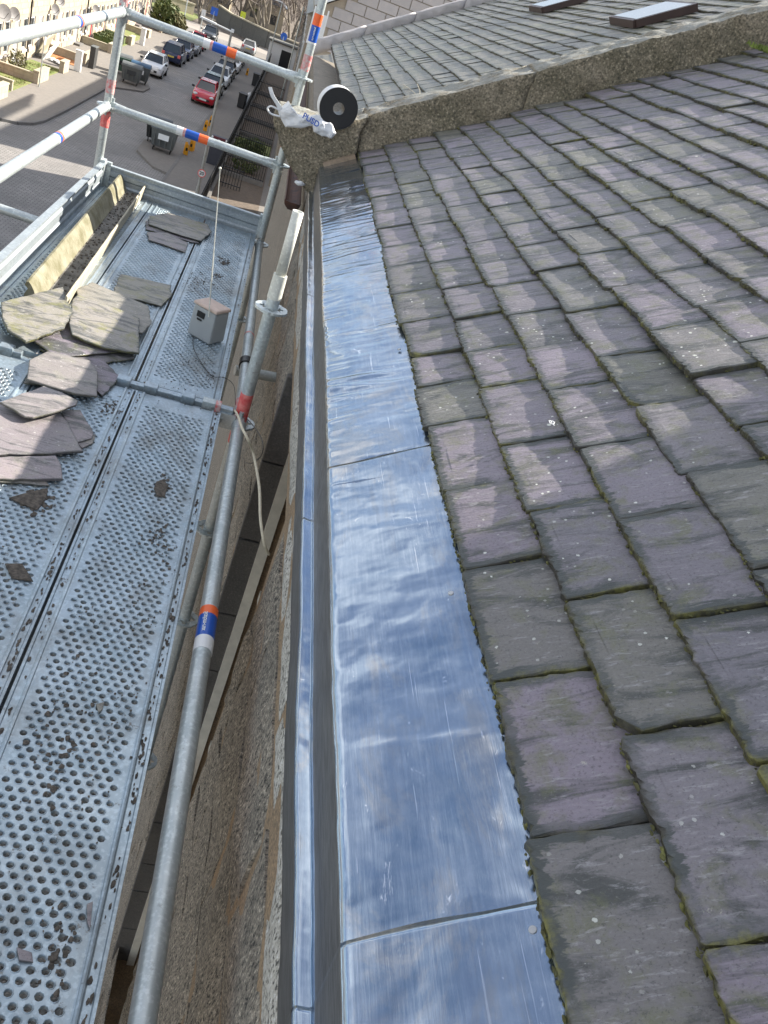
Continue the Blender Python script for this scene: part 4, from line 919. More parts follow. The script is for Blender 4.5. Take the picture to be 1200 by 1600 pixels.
b = MB(); p = onroof(1190, 82, .01); r = random.Random(3)
for k in range(70):
    a = r.uniform(0, 6.28); q = p+Vector((r.gauss(0, .03), r.gauss(0, .03), .005)); b.add([q, q+Vector((.01*math.cos(a), .01*math.sin(a), .03)), q+Vector((.02*math.cos(a+.4), .02*math.sin(a+.4), .012))], [(0, 1, 2)])
tag(b.build('weed', simple('yellow_green_weed', (.20, .26, .05), .8, 0, .3, 40)), 'small yellow green weed growing from the slates at the right edge', 'weed')
# ------------------------------------------------------------------ street: terrace opposite
TX = -15.9; PV = G+KH
BLK = MB(); BLK.box((0, 0, 0), (.05, .735, .315)); BLKM = BLK.mesh('stone_block', M_TAN)
BLK2 = MB(); BLK2.box((0, 0, 0), (.06, .735, .315)); BLK2M = BLK2.mesh('stone_block', M_ASHLAR)
def terrace(y0, y1, label, n_un, solo, seed):
    t = thing('terraced_house', label, 'house', (TX-4, (y0+y1)/2, G), 0, 'terraced houses across the street'); r = random.Random(seed)
    ops = []; n = max(1, round((y1-y0)/5.2)); 
    for i in range(n):
        yc = y0+(i+.5)*(y1-y0)/n
        ops += [(yc-1.9, 1.0, .75, 2.55, 'w'), (yc, 1.0, .12, 2.5, 'd'), (yc+1.8, 1.0, .75, 2.55, 'w'), (yc-1.9, 1.0, 4.0, 5.7, 'w'), (yc, .8, 4.0, 5.7, 'w'), (yc+1.8, 1.0, 4.0, 5.7, 'w')]
    # wall built from piers round the openings
    cuts = sorted(set([y0, y1]+[o[0]-o[1]/2 for o in ops]+[o[0]+o[1]/2 for o in ops])); zs = [0, .12, .75, 2.5, 2.55, 4.0, 5.7, 6.6]; b = MB()
    for a, c in zip(cuts[:-1], cuts[1:]):
        ym = (a+c)/2
        for z0, z1 in zip(zs[:-1], zs[1:]):
            zm = (z0+z1)/2
            if any(abs(ym-o[0]) < o[1]/2 and o[2] < zm < o[3] for o in ops): continue
            b.box((TX-.2, ym, G+zm), (.4, c-a, z1-z0))
    b.box((TX-8.0, (y0+y1)/2, G+3.3), (.3, y1-y0, 6.6)); b.box((TX-4.1, y0+.1, G+3.3), (7.7, .2, 6.6)); b.box((TX-4.1, y1-.1, G+3.3), (7.7, .2, 6.6))
    wl = wbuild(b, 'wall', M_TAN2, t); blocks = []
    for j in range(20):
        z = G+.14+j*.33; y = y0+(j % 2)*.375+.37
        while y < y1-.3:
            if not any(o[2]-.1 < z-G+.0 < o[3]+.16 and abs(y-o[0]) < o[1]/2+.36 for o in ops): blocks.append((y, z))
            y += .75
    r.shuffle(blocks); blocks.sort(key=lambda q: q[1] > G+4.2)
    if solo:
        for y, z in blocks[:300]: keep(child('stone_block', BLKM, None, (TX+.012+r.uniform(-.006, .01), y, z+.165)), wl)
        rest = blocks[300:]
    else: rest = blocks
    b = MB()
    for y, z in rest: b.box((TX+.012+r.uniform(-.006, .01), y, z+.165), (.05, .735, .315))
    if rest: tag(wbuild(b, 'stone_blocks', M_TAN, wl), kind='stuff')
    for (yc, wd, z0, z1, k) in ops:
        b = MB()
        for s in (-1, 1): b.box((TX-.09, yc+s*(wd/2-.04), G+(z0+z1)/2), (.07, .08, z1-z0))
        b.box((TX-.09, yc, G+z0+.05), (.07, wd-.16, .1)); b.box((TX-.09, yc, G+z1-.05), (.07, wd-.16, .1))
        if k == 'w': b.box((TX-.08, yc, G+(z0+z1)/2), (.07, wd-.16, .07))
        f = wbuild(b, 'window_frame' if k == 'w' else 'door_frame', M_WHITE, t)
        b = MB(); b.box((TX-.12, yc, G+(z0+z1)/2), (.04, wd-.1, z1-z0-.1))
        if k == 'w':
            wbuild(b, 'pane', M_GLASS, f); b = MB(); b.box((TX+.03, yc, G+z0-.07), (.14, wd+.2, .13)); wbuild(b, 'window_sill', M_ASHLAR, t)
        else:
            cn, cc_ = r.choice([('red_door', (.5, .03, .03)), ('brown_door', (.16, .06, .04)), ('white_door', (.6, .6, .6))]); dm = MATS.get(cn) or simple(cn, cc_, .5)
            wbuild(b, 'door', dm, t); b = MB(); b.box((TX+.25, yc, G+.14), (.5, 1.3, .24)); wbuild(b, 'door_step', M_KERB, t)
    b = MB(); b.tube((TX+.09, y1-.3, G+.1), (TX+.09, y1-.3, G+6.6), .05, None, 8); wbuild(b, 'downpipe', M_IRON, t)
    b = MB(); b.add([(TX+.3, y0, G+6.5), (TX+.3, y1, G+6.5), (TX-4.1, y1, G+9.6), (TX-4.1, y0, G+9.6), (TX-8.4, y0, G+6.5), (TX-8.4, y1, G+6.5)], [(0, 1, 2, 3), (3, 2, 5, 4), (0, 3, 4), (1, 5, 2)]); wbuild(b, 'roof', M_SLATE2, t)
terrace(47.5, 63.0, 'cream stone terraced house nearest, behind the garden with the dumped boards', 0, True, 1)
terrace(63.0, 79.0, 'cream stone terraced house second along, behind the fenced garden', 0, True, 2)
terrace(79.0, 95.0, 'cream stone terraced house third along, behind the trimmed hedges', 0, False, 3)
terrace(95.0, 111.0, 'cream stone terraced house at the far end, beside the big shrub', 0, False, 4)
for k, (px, py, d, lb) in enumerate([(7, 20, .9, 'brown satellite dish at the far left of the nearest house'), (23, 22, .75, 'grey satellite dish next to the brown one'), (87, 15, .7, 'dark satellite dish by the black downpipe'), (95, 1, .7, 'satellite dish high at the top edge of the picture'), (150, 15, .7, 'satellite dish left of the corner pole'), (219, 9, .7, 'satellite dish on the third house right of the corner pole')]):
    p = at(px, py, x=TX+.35); t = thing('satellite_dish', lb, 'satellite dish', (TX, p.y, p.z), 0, 'satellite dishes on the terrace'); b = MB(); dn = Vector((.75, -.55, .25)).normalized(); u_ = dn.orthogonal().normalized(); v_ = dn.cross(u_); vs = [p-dn*.07]
    for q, dp in ((.5, .05), (1, 0)):
        for i in range(14): a = 2*math.pi*i/14; vs.append(p-dn*dp+(u_*math.cos(a)+v_*math.sin(a))*d/2*q)
    b.add(vs, [(0, 1+(i+1) % 14, 1+i) for i in range(14)]+[(1+i, 1+(i+1) % 14, 15+(i+1) % 14, 15+i) for i in range(14)], 0, True)
    o = wbuild(b, 'dish', simple('dish_grey', (.16, .15, .15), .6) if 'dish_grey' not in MATS else MATS['dish_grey'], t); b = MB(); b.tube((TX, p.y, p.z-.1), p-dn*.08, .025, None, 6); b.tube(p-dn*.02-Vector((0, 0, d*.4)), p+dn*.35, .012, None, 5); wbuild(b, 'bracket_arm', M_IRON, t)
# gardens
yg = [47.6, 50.5, 56.2, 58.6, 62.2, 63.6, 68.5, 71.0, 77.5, 79.0, 86.2, 88.0, 95.5, 97.0, 104.0, 106.0, 110.5]
gl = ['with a low pier at the picture edge', 'lit low front wall before the first lawn', 'short piece of wall between two gates', 'short wall by the white post', 'short wall behind the black bin', 'wall before the red gravel garden', 'front wall before the trimmed hedge', 'far front wall beyond the white post', 'last front wall at the end of the terrace']
def low_wall(pts_, label, h=.62, th=.28, m=M_WALLSTONE, name='garden_wall'):
    t = thing(name, label, 'garden wall', (*pts_[0], G), 0, 'low garden walls')
    a, c = Vector((*pts_[0], 0)), Vector((*pts_[1], 0)); d = c-a; L = d.length; k = max(1, round(L/.55)); rz = Matrix.Rotation(math.atan2(d.y, d.x), 3, 'Z')
    b = MB(); b.box(((a+c)/2).to_2d().to_3d()+Vector((0, 0, PV+h/2)), (L, th-.03, h), rz); wbuild(b, 'wall_core', M_TAN2, t)
    for i in range(k):
        for j in range(2):
            p = a+d*((i+.5)/k); b = MB(); b.box((0, 0, 0), (L/k-.02, th, h/2-.02)); o = child('stone', b.mesh('stone', m), None, (p.x, p.y, PV+h*(.25+.5*j)), (0, 0, math.atan2(d.y, d.x))); keep(o, t)
    b = MB(); b.box(((a+c)/2).to_2d().to_3d()+Vector((0, 0, PV+h+.045)), (L+.04, th+.06, .085), rz); wbuild(b, 'coping', m, t, .01); return t
for i in range(0, 16, 2): low_wall([(-13.55, yg[i]), (-13.55, yg[i+1])], 'low cream garden wall, '+gl[i//2])
for i, y in enumerate((47.9, 52.3, 56.4, 68.6, 78.2, 87.2, 96.3)): low_wall([(-13.7, y), (-15.85, y)], 'dividing garden wall number %s from the near end of the terrace' % ('one two three four five six seven'.split()[i]), .45, .22)
def lawn(name, y0, y1, m): b = MB(); b.box((-14.7, (y0+y1)/2, PV+.012), (2.0, y1-y0, .03)); tag(b.build(name, m), kind='structure')
M_REDGRAVEL = simple('red_gravel', (.48, .20, .08), .95, 0, .3, 8)
lawn('lawn', 48.1, 52.1, M_GRASS); lawn('lawn', 52.5, 56.2, M_GRASS); lawn('lawn', 59.6, 63.3, M_GRASS); lawn('gravel_bed', 66.5, 71.5, M_REDGRAVEL); lawn('lawn', 79.2, 86.8, M_GRASS); lawn('lawn', 88.2, 96, M_GRASS)
b = MB(); rs = random.Random(4)
for k in range(5200):
    y0, y1 = rs.choice([(48.2, 52.1), (52.6, 56.1), (59.7, 63.2), (56.8, 59.4)]); x = rs.uniform(-15.6, -13.8); y = rs.uniform(y0, y1)
    if noise.noise(Vector((x*.8, y*.8, 0))) < -.1: continue
    h = rs.uniform(.04, .16); a = rs.uniform(0, 6.28); b.add([(x, y, PV+.02), (x+.03*math.cos(a), y+.03*math.sin(a), PV+.02), (x+rs.uniform(-.05, .05), y+rs.uniform(-.05, .05), PV+h)], [(0, 1, 2)])
tag(b.build('grass_blades', M_GRASS), 'tufts of grass in the front gardens', 'grass', kind='stuff')
# dumped boards
p = at(78, 82, z=PV+.45); t = thing('dumped_board', 'white board leaning on a cream panel in the first garden', 'rubbish', (p.x, p.y, PV)); b = MB(); b.box(p, (.06, 1.7, 1.3), Matrix.Rotation(.5, 3, 'Y')@Matrix.Rotation(.25, 3, 'X')); wbuild(b, 'white_board', M_WHITE, t); b = MB(); b.box(p+Vector((-.5, .6, .25)), (.06, 2.1, 1.5), Matrix.Rotation(.45, 3, 'Y')@Matrix.Rotation(.25, 3, 'X')); wbuild(b, 'cream_panel', M_CREAM, t)
b = MB(); 
for k in range(9): q = at(82+k*2.3, 92+k*1.2, z=PV+.12); b.blob(q, .22, (1, 1.2, .4), 0, k, 1, .5)
tag(b.build('plastic_sheet', M_WHITE), 'white and blue plastic sheeting trailing over the low wall', 'plastic sheet')
# shrubs
def leafy(name, label, c, rx, ry, rz, n, m, sz, seed, cat='shrub', stem=True):
    t = thing(name, label, cat, (c[0], c[1], PV)); r = random.Random(seed); b = MB()
    for k in range(n):
        v = Vector((r.gauss(0, 1), r.gauss(0, 1), r.gauss(0, 1))).normalized(); q = (.55+.45*r.random())*(1+.35*noise.noise(v*2+Vector((seed, 0, 0)))); p = Vector(c)+Vector((v.x*rx*q, v.y*ry*q, abs(v.z)*rz*q if not stem else v.z*rz*q)); a = Vector((r.gauss(0, 1), r.gauss(0, 1), r.gauss(0, 1)+.5)).normalized(); d1 = a.orthogonal().normalized(); d2 = a.cross(d1); s = sz*r.uniform(.6, 1.4)
        b.add([p-d1*s*.4, p+d2*s, p+d1*s*.4, p-d2*s], [(0, 1, 2, 3)], 0)
    wbuild(b, 'foliage', m, t); b = MB(); b.tube((c[0], c[1], PV), (c[0], c[1], c[2]+rz*.4), .09, .03, 7); b.tube((c[0], c[1], PV+.3), (c[0]+rx*.4, c[1]+.2, c[2]+rz*.2), .05, .02, 6); wbuild(b, 'stem', M_BARK, t); return t
q = at(258, 28, z=G+1.4); leafy('shrub', 'large yellow green shrub at the far end of the terrace', (q.x, q.y, G+1.6), 1.5, 1.8, 1.5, 2400, M_LEAF, .22, 2)
q = at(272, 40, z=G+1.0); leafy('shrub', 'brown leaved shrub beside the large green one', (q.x, q.y, G+1.2), 1.3, 1.4, 1.2, 1100, M_LEAF2, .2, 3)
leafy('shrub', 'small bushy shrub in the nearest front garden', (-15.2, 58.3, PV+.5), .55, .8, .55, 500, M_LEAF2, .09, 5)
for i in range(4):
    y = 81+i*1.5; t = thing('clipped_hedge', 'clipped green hedge row, %s from the camera' % ('first second third fourth'.split()[i]), 'hedge', (-14.6, y, PV), 0, 'clipped hedge rows'); b = MB(); r = random.Random(i)
    for k in range(1500):
        p = Vector((r.uniform(-15.5, -13.85), y+r.uniform(-.38, .38), PV+r.uniform(.1, .62))); 
        if r.random() < .6: p.z = PV+.62+r.uniform(-.03, .03)
        a = Vector((r.gauss(0, 1), r.gauss(0, 1), r.gauss(0, 1)+1)).normalized(); d1 = a.orthogonal().normalized(); d2 = a.cross(d1); s = .05; b.add([p-d1*s, p+d2*s, p+d1*s, p-d2*s], [(0, 1, 2, 3)])
    b.box((-14.65, y, PV+.3), (1.6, .7, .56)); wbuild(b, 'foliage', M_LEAF, t)
def post(name, label, cat, x, y, w1, w2, h, m, m2=None):
    t = thing(name, label, cat, (x, y, PV)); b = MB(); b.box((x, y, PV+h/2), (w1, w2, h)); o = wbuild(b, 'body', m, t, .02); b = MB(); b.box((x, y, PV+h+.02), (w1+.06, w2+.06, .06)); wbuild(b, 'top', m2 or m, t, .02); return t
post('utility_cabinet', 'tall pale utility cabinet by the garden wall', 'cabinet', -13.15, 64.9, .42, .32, 1.25, M_WHITE)
post('wheelie_bin', 'dark bin with pale edge standing on the pavement', 'bin', -12.9, 68.2, .35, .95, 1.35, simple('dark_bin', (.05, .05, .05), .6), M_BINGREY)
post('utility_cabinet', 'white cabinet beyond the hedges', 'cabinet', -13.0, 89.3, .4, .5, 1.35, M_WHITE)
for y, lb, h in ((55.7, 'thin grey sign post on the near pavement opposite', 2.7), (80.6, 'thin sign post before the hedge', 2.9)):
    t = thing('sign_post', lb, 'sign post', (-13.2, y, PV)); b = MB(); b.tube((-13.2, y, PV), (-13.2, y, PV+h), .035, None, 8); wbuild(b, 'pole', M_TUBE, t); b = MB(); b.box((-13.16, y, PV+h-.25), (.03, .3, .4)); wbuild(b, 'sign_plate', M_WHITE, t)

# bins
def eurobin(label, x, y, rz, m, ml, h=1.3, group='large wheeled bins'):
    t = thing('wheeled_bin', label, 'bin', (x, y, G+.11), rz, group); b = MB(); wb, wt, db, dt = 1.12, 1.34, .72, .98
    vs = [(sx*w_/2, sy*d_/2, z) for z, w_, d_ in ((.22, wb, db), (1.08, wt, dt)) for sx, sy in ((-1, -1), (1, -1), (1, 1), (-1, 1))]
    b.add(vs, [(3, 2, 1, 0), (0, 1, 5, 4), (1, 2, 6, 5), (2, 3, 7, 6), (3, 0, 4, 7), (4, 5, 6, 7)]); 
    for s in (-.45, -.15, .15, .45): b.box((s, -.46, .65), (.04, .12, .75), Matrix.Rotation(-.15, 3, 'X'))
    o = b.build('body', m, t, .03)
    b = MB(); b.box((0, 0, 1.11), (wt+.06, dt+.06, .07)); b.build('rim', m, t, .02)
    b = MB(); k = 8; vs = []
    for sx in (-1, 1):
        for i in range(k+1): a = math.pi*i/k; vs.append((sx*wt/2, -dt/2*math.cos(a), 1.14+.2*math.sin(a)))
    b.add(vs, [(i, i+1, k+2+i, k+1+i) for i in range(k)]+[tuple(range(k+1)), tuple(range(k+1, 2*k+2))]); b.build('lid', ml, t)
    for sx in (-1, 1):
        for sy in (-1, 1): b = MB(); b.tube((sx*.45-.025, sy*.3, .1), (sx*.45+.025, sy*.3, .1), .1, None, 12); b.build('wheel', M_RUBBER, t); 
    b = MB(); b.box((0, -.52, .78), (.55, .02, .28), Matrix.Rotation(-.15, 3, 'X')); b.build('label_panel', M_WHITE if ml is M_BINBLUE else M_BLACK, t)
    return t
eurobin('grey wheeled bin with black label panel on the far island', -10.1, 67.2, R(4), M_BINGREY, M_BINGREY)
eurobin('blue lidded wheeled bin behind the grey one on the far island', -9.8, 68.9, R(4), M_BINGREY, M_BINBLUE)
eurobin('wheeled bin with faded green side at the back of the far island', -11.3, 70.0, R(20), simple('faded_green', (.10, .18, .13), .7), M_BINGREY)
eurobin('grey wheeled bin with blue lid and white panel on the near island', -5.35, 50.0, R(2), M_BINGREY, M_BINBLUE)
eurobin('dark wheeled bin hidden behind the blue lidded one on the near island', -5.9, 51.6, R(8), simple('black_bin', (.03, .03, .03), .6), M_BLACK)
def wheelie(label, x, y, rz, m):
    t = thing('wheelie_bin', label, 'bin', (x, y, PV), rz); b = MB(); b.box((0, 0, .52), (.5, .58, .98), None, 0, 1.12); b.build('body', m, t, .03); b = MB(); b.box((0, 0, 1.06), (.62, .72, .07), Matrix.Rotation(.06, 3, 'X')); b.build('lid', m, t, .02)
    for s in (-1, 1): b = MB(); b.tube((s*.24-.02, .27, .1), (s*.24+.02, .27, .1), .1, None, 10); b.build('wheel', M_RUBBER, t)
wheelie('black wheelie bin leaning by the railings with white bag beside it', -2.75, 73.5, R(-12), MATS['black_bin'])
b = MB(); b.blob((-2.35, 73.7, PV+.75), .35, (.5, .5, 1.6), 0, 4, 2, .4); tag(b.build('refuse_bag', M_BAG), 'white bag standing against the railings beside the black bin', 'bag')
wheelie('dark bin by the railings further up the pavement', -2.6, 89.0, 0, MATS['black_bin'])
def cone(label, x, y, rz=0):
    t = thing('wet_floor_barrier', label, 'warning barrier', (x, y, PV), rz, 'yellow folding warning barriers')
    for s in (-1, 1):
        b = MB(); b.prism([(-.15, 0), (.15, 0), (.09, .72), (-.09, .72)], 'y', -.012, .012); o = b.build('panel', M_YELLOW, t); o.rotation_euler = (s*.2, 0, 0); o.location = (0, -s*.14, 0); o.scale = (.8, .8, .85)
        bb = MB(); bb.box((0, -.014 if s > 0 else .014, .38), (.13, .006, .2)); q = bb.build('printed_panel', M_BLACK, o)
cone('nearer yellow warning barrier by the near bin island', -4.22, 51.0, .2); cone('second yellow warning barrier touching the first', -4.05, 52.4, -.2); cone('yellow warning barrier behind the lamp post', -4.05, 59.6); cone('yellow warning barrier half hidden on the kerb', -3.95, 61.8); cone('farthest yellow warning barrier beside the parked row', -3.7, 95.0)
# red and black notice board
t = thing('telecoms_cabinet', 'dark cabinet with red top near the railings', 'cabinet', (-2.75, 50.6, PV)); b = MB(); b.box((-2.6, 50.8, PV+.75), (.85, .4, 1.5)); wbuild(b, 'body', simple('dark_slate_paint', (.05, .05, .065), .6), t, .02)
b = MB(); b.box((-2.6, 50.59, PV+1.3), (.75, .03, .38)); wbuild(b, 'red_panel', simple('dark_red_panel', (.12, .02, .03), .6), t); b = MB(); b.tube((-2.6, 50.57, PV+1.25), (-2.6, 50.55, PV+1.25), .13, None, 12); wbuild(b, 'white_disc', M_WHITE, t)
for s in (-.38, .38): b = MB(); b.blob((-2.6+s, 50.56, PV+1.42), .06, (1, .6, 1.3), 0, 1, 1, .1); wbuild(b, 'white_disc', M_WHITE, t)

# lamp post with 20 sign
lx, ly = -2.36, 38.0; t = thing('street_lamp', 'tall grey street lamp with round 20 speed sign', 'street lamp', (lx, ly, PV)); tpz = at(360, 50, y=ly).z
b = MB(); b.tube((lx, ly, PV), (lx, ly, PV+1.6), .085, .08, 12); b.tube((lx, ly, PV+1.6), (lx-.02, ly, tpz), .062, .045, 12); wbuild(b, 'pole', simple('lamp_pole_grey', (.36, .35, .32), .6), t)
b = MB(); b.tube((lx+.05, ly, tpz+.02), (lx-.75, ly, tpz+.09), .035, .03, 8); b.box((lx-.95, ly, tpz+.11), (.62, .16, .07), Matrix.Rotation(.08, 3, 'Y')); b.box((lx, ly, tpz+.06), (.12, .1, .12)); wbuild(b, 'lamp_head', M_WHITE, t, .01)
sz_ = at(315, 270, y=ly).z; sgn = Vector((lx+.02, ly-.09, sz_)); b = MB(); b.tube(sgn, sgn-Vector((0, .012, 0)), .165, None, 24); so_ = wbuild(b, 'sign_ring', M_RED, t)
b = MB(); b.tube(sgn-Vector((0, .013, 0)), sgn-Vector((0, .017, 0)), .128, None, 24); wbuild(b, 'sign_face', M_WHITE, so_)
tm = text_mesh('20', .19, .002, True); tm.materials.clear(); tm.materials.append(M_BLACK); o = bpy.data.objects.new('lettering', tm); col.objects.link(o); o.location = sgn-Vector((0, .021, 0)); o.rotation_euler = (R(90), 0, 0); keep(o, so_)
def pole(name, label, cat, px0, py0, px1, py1, y, r_=.06, head=None):
    a = at(px0, py0, y=y); top = at(px1, py1, y=y); a = Vector((a.x, y, G)); top = Vector((a.x, y, top.z)); t = thing(name, label, cat, tuple(a)); b = MB(); b.tube(a, top, r_, r_*.7, 8); wbuild(b, 'pole', M_TUBE, t)
    if head: b = MB(); head(b, top); wbuild(b, 'head', head.m, t)
    return t
def hd(fn, m): fn.m = m; return fn
pole('street_lamp', 'farther slim street lamp by the railings', 'street lamp', 416, 108, 442, 4, 108, .08, hd(lambda b, p: b.box(p+Vector((-.5, 0, 0)), (1.1, .2, .1)), M_WHITE))
pole('utility_pole', 'thin dark pole rising beside the far street lamp', 'pole', 446, 125, 479, 12, 86, .07)
pole('sign_post', 'post with blue round sign at the end of the street', 'sign post', 330, 42, 336, 18, 131, .05, hd(lambda b, p: b.box(p, (.9, .05, .9)), M_BLUE))
pole('sign_post', 'post with yellow crossing sign before the trees', 'sign post', 376, 40, 378, 24, 138, .05, hd(lambda b, p: b.box(p, (.7, .05, 1.0)), simple('yellow_sign', (.65, .75, .05), .5)))
pole('sign_post', 'post with small blue arrow sign before the dark wall', 'sign post', 436, 88, 441, 56, 119, .05, hd(lambda b, p: b.tube(p, p+Vector((0, .04, 0)), .42, None, 14), M_BLUE))
pole('street_lamp', 'pale lamp column at the grassy corner', 'street lamp', 287, 32, 296, -25, 124, .07)
pole('sign_post', 'thin pale post by the first bare tree', 'sign post', 311, 55, 318, 20, 122, .05, hd(lambda b, p: b.box(p, (.5, .05, .7)), M_WHITE))

# railings, basements on the right
plane('basement_garden', -2.1, .28, 20, 112, PV+.006, M_SOIL)
t = thing('railing', 'long black iron railing along the pavement edge', 'railing', (-2.2, 60, PV)); b = MB(); b.box((-2.2, 75, PV+1.1), (.06, 74, .06)); b.box((-2.2, 75, PV+.30), (.05, 74, .05)); wbuild(b, 'rail', M_IRON, t)
b = MB(); b.box((-2.2, 75, PV+.1), (.3, 74, .2)); wbuild(b, 'plinth', M_KERB, t); bar = MB(); bar.box((0, 0, .6), (.03, .03, 1.2)); barm = bar.mesh('bar', M_IRON)
for k in range(299): keep(child('bar', barm, None, (-2.2, 38.2+k*.13, PV+.02)), t)
b = MB()
for k in range(270): b.box((-2.2, 77.2+k*.13, PV+.62), (.03, .03, 1.2))
tag(wbuild(b, 'far_bars', M_IRON, t), kind='stuff')
fl_ = 'first second third fourth fifth sixth'.split()
for i, y in enumerate((49.3, 55.6, 62.5, 69.0, 76.5, 84.5)):
    t = thing('railing', 'dividing iron railing across the basement gardens, %s from the camera' % fl_[i], 'railing', (-1, y, PV), 0, 'dividing railings in the basement gardens'); b = MB(); b.box((-.95, y, PV+1.05), (2.3, .05, .05)); b.box((-.95, y, PV+.3), (2.3, .05, .04)); wbuild(b, 'rail', M_IRON, t)
    b = MB(); b.box((-.95, y, PV+.12), (2.3, .22, .24)); wbuild(b, 'plinth', M_KERB, t)
    for k in range(18): keep(child('bar', barm, None, (-2.05+k*.13, y, PV+.05)), t)
for i, (x, y) in enumerate(((-1.3, 56.6), (-.8, 58.0), (-1.0, 51.8))): leafy('shrub', ('low dark green shrub behind the second railing', 'larger green shrub against the basement wall', 'dark ivy clump beside the first railing')[i], (x, y, PV+.35), .8, .8, .5, 900, M_LEAF, .08, 20+i)
plane('basement_lawn', -2.0, .2, 57, 62, PV+.012, M_GRASS)
t = thing('gate', 'black iron gate by the near basement steps', 'gate', (-1.4, 46.5, PV)); b = MB(); b.box((-1.4, 46.5, PV+1.0), (1.1, .04, .04)); b.box((-1.4, 46.5, PV+.2), (1.1, .04, .04)); wbuild(b, 'rail', M_IRON, t)
for k in range(8): keep(child('bar', barm, None, (-1.9+k*.145, 46.5, PV)), t)
# our row further along the street (houses beyond the far gable)
row = thing('granite_terrace', 'rest of the granite row stretching up the right side of the street', 'building', (5, 75, G)); b = MB(); b.box((5.3, 82.5, -6.2), (9.6, 65, 8.8)); wbuild(b, 'wall', M_GRANITE, row)
b = MB(); b.prism([(.2, -1.9), (10.4, -1.9), (5.3, 1.9)], 'y', 50, 115); wbuild(b, 'roof', M_SLATE2, row)
for k in range(9):
    b = MB(); b.box((.47, 55+k*6.5, -4.3), (.1, 1.0, 1.8)); f = wbuild(b, 'window_frame', M_WHITE, row); b = MB(); b.box((.42, 55+k*6.5, -4.3), (.05, .8, 1.6)); wbuild(b, 'pane', M_GLASS, f)

# cars
def car(label, x, y, rear, paint, L=4.1, W=1.72, H=1.47, plate=M_WHITE, name='parked_car', boxy=0):
    t = thing(name, label, 'car', (x, y, G), math.pi if rear else 0, 'cars parked along the kerbs')
    b = MB(); hw = W/2; secs = [(-L/2, .34, .62, .80), (-L/2+.10, .22, .76, .93), (-L/2+.45, .20, .86, .98), (-L/2+1.05, .20, .97, 1.0), (0, .20, 1.0, 1.0), (L/2-.75, .20, 1.0, 1.0), (L/2-.2, .22, .98, .95), (L/2, .36, .85, .84)]
    k = 10; vs = []
    for (yy, z0, z1, wf_) in secs:
        w_ = hw*wf_; zm = (z0+z1)/2
        for (px_, pz) in ((-.90, z0), (-.98, z0+.08), (-1, zm), (-.97, z1-.08), (-.86, z1), (.86, z1), (.97, z1-.08), (1, zm), (.98, z0+.08), (.90, z0)): vs.append((w_*px_, yy, pz))
    b.add(vs, [(a*k+i, a*k+(i+1) % k, (a+1)*k+(i+1) % k, (a+1)*k+i) for a in range(len(secs)-1) for i in range(k)]+[tuple(range(k))[::-1], tuple(range((len(secs)-1)*k, len(secs)*k))], 0, True); b.build('body', paint, t)
    yf, yfr, yrr, yr_ = -L/2+1.0, -L/2+1.75, L/2-.75+boxy*.4, L/2-.22; cab = [(yf, .96, .84), (yfr, H-.04, .66), (yrr, H-.05, .66), (yr_, .98, .84)]
    vs = [(s*hw*w_, yy, z) for yy, z, w_ in cab for s in (-1, 1)]
    b = MB(); b.add(vs, [(0, 1, 3, 2), (2, 3, 5, 4), (4, 5, 7, 6), (0, 2, 4, 6), (1, 7, 5, 3)]); b.build('windows', M_GLASS, t)
    b = MB(); b.box((0, (yfr+yrr)/2, H-.02), (hw*1.34, yrr-yfr+.08, .05)); o = b.build('roof', paint, t, .02)
    b = MB()
    for s in (-1, 1):
        b.tube((s*hw*.845, yf, .95), (s*hw*.665, yfr, H-.03), .035, None, 5); b.tube((s*hw*.845, yr_, .97), (s*hw*.665, yrr, H-.04), .06, None, 5); b.tube((s*hw*.85, (yf+yr_)/2+.15, .96), (s*hw*.67, (yf+yr_)/2+.15, H-.04), .04, None, 5)
    b.build('pillars', paint, t)
    for sx in (-1, 1):
        for yy in (-L/2+.78, L/2-.75):
            b = MB(); b.tube((sx*(hw-.19), yy, .31), (sx*(hw+.005), yy, .31), .31, None, 18); wh = b.build('tyre', M_RUBBER, t); b = MB(); b.tube((sx*(hw-.02), yy, .31), (sx*(hw+.014), yy, .31), .19, None, 12); b.build('rim', M_TUBE, wh)
        b = MB(); b.blob((sx*hw*.70, -L/2+.10, .68), .16, (1.1, .75, .62), 0, 1, 2, 0); b.build('headlight', MATS.get('headlight_glass') or simple('headlight_glass', (.75, .78, .8), .15), t)
        b = MB(); b.box((sx*hw*.74, L/2-.03, .80), (.24, .12, .24)); b.build('tail_light', M_RED, t, .02)
        b = MB(); b.box((sx*(hw+.09), yf+.12, 1.0), (.2, .12, .14)); b.build('mirror', M_BLACK, t, .02)
    b = MB(); b.box((0, -L/2-.0, .45), (.95, .10, .14)); b.build('grille', M_BLACK, t, .01); b = MB(); b.box((0, -L/2-.035, .45 if plate is M_WHITE else .45), (.52, .06, .115)); b.build('number_plate', M_WHITE, t)
    b = MB(); b.box((0, L/2+.02, .66), (.52, .06, .115)); b.build('number_plate', simple('yellow_plate', (.75, .6, .1), .5) if 'yellow_plate' not in MATS else MATS['yellow_plate'], t)
    return t
def paint(n, c, r_=.22): m = simple(n, c, r_, 0, .05); m.node_tree.nodes['Principled BSDF'].inputs['Coat Weight'].default_value = .6; return m
P_RED = paint('red_car_paint', (.55, .01, .03)); P_WH = paint('white_car_paint', (.75, .76, .77)); P_NV = paint('navy_car_paint', (.015, .025, .075)); P_SI = paint('silver_car_paint', (.42, .44, .45)); P_DK = paint('charcoal_car_paint', (.03, .035, .04)); P_GY = paint('grey_car_paint', (.13, .14, .16)); P_TL = paint('dark_teal_car_paint', (.02, .06, .075))
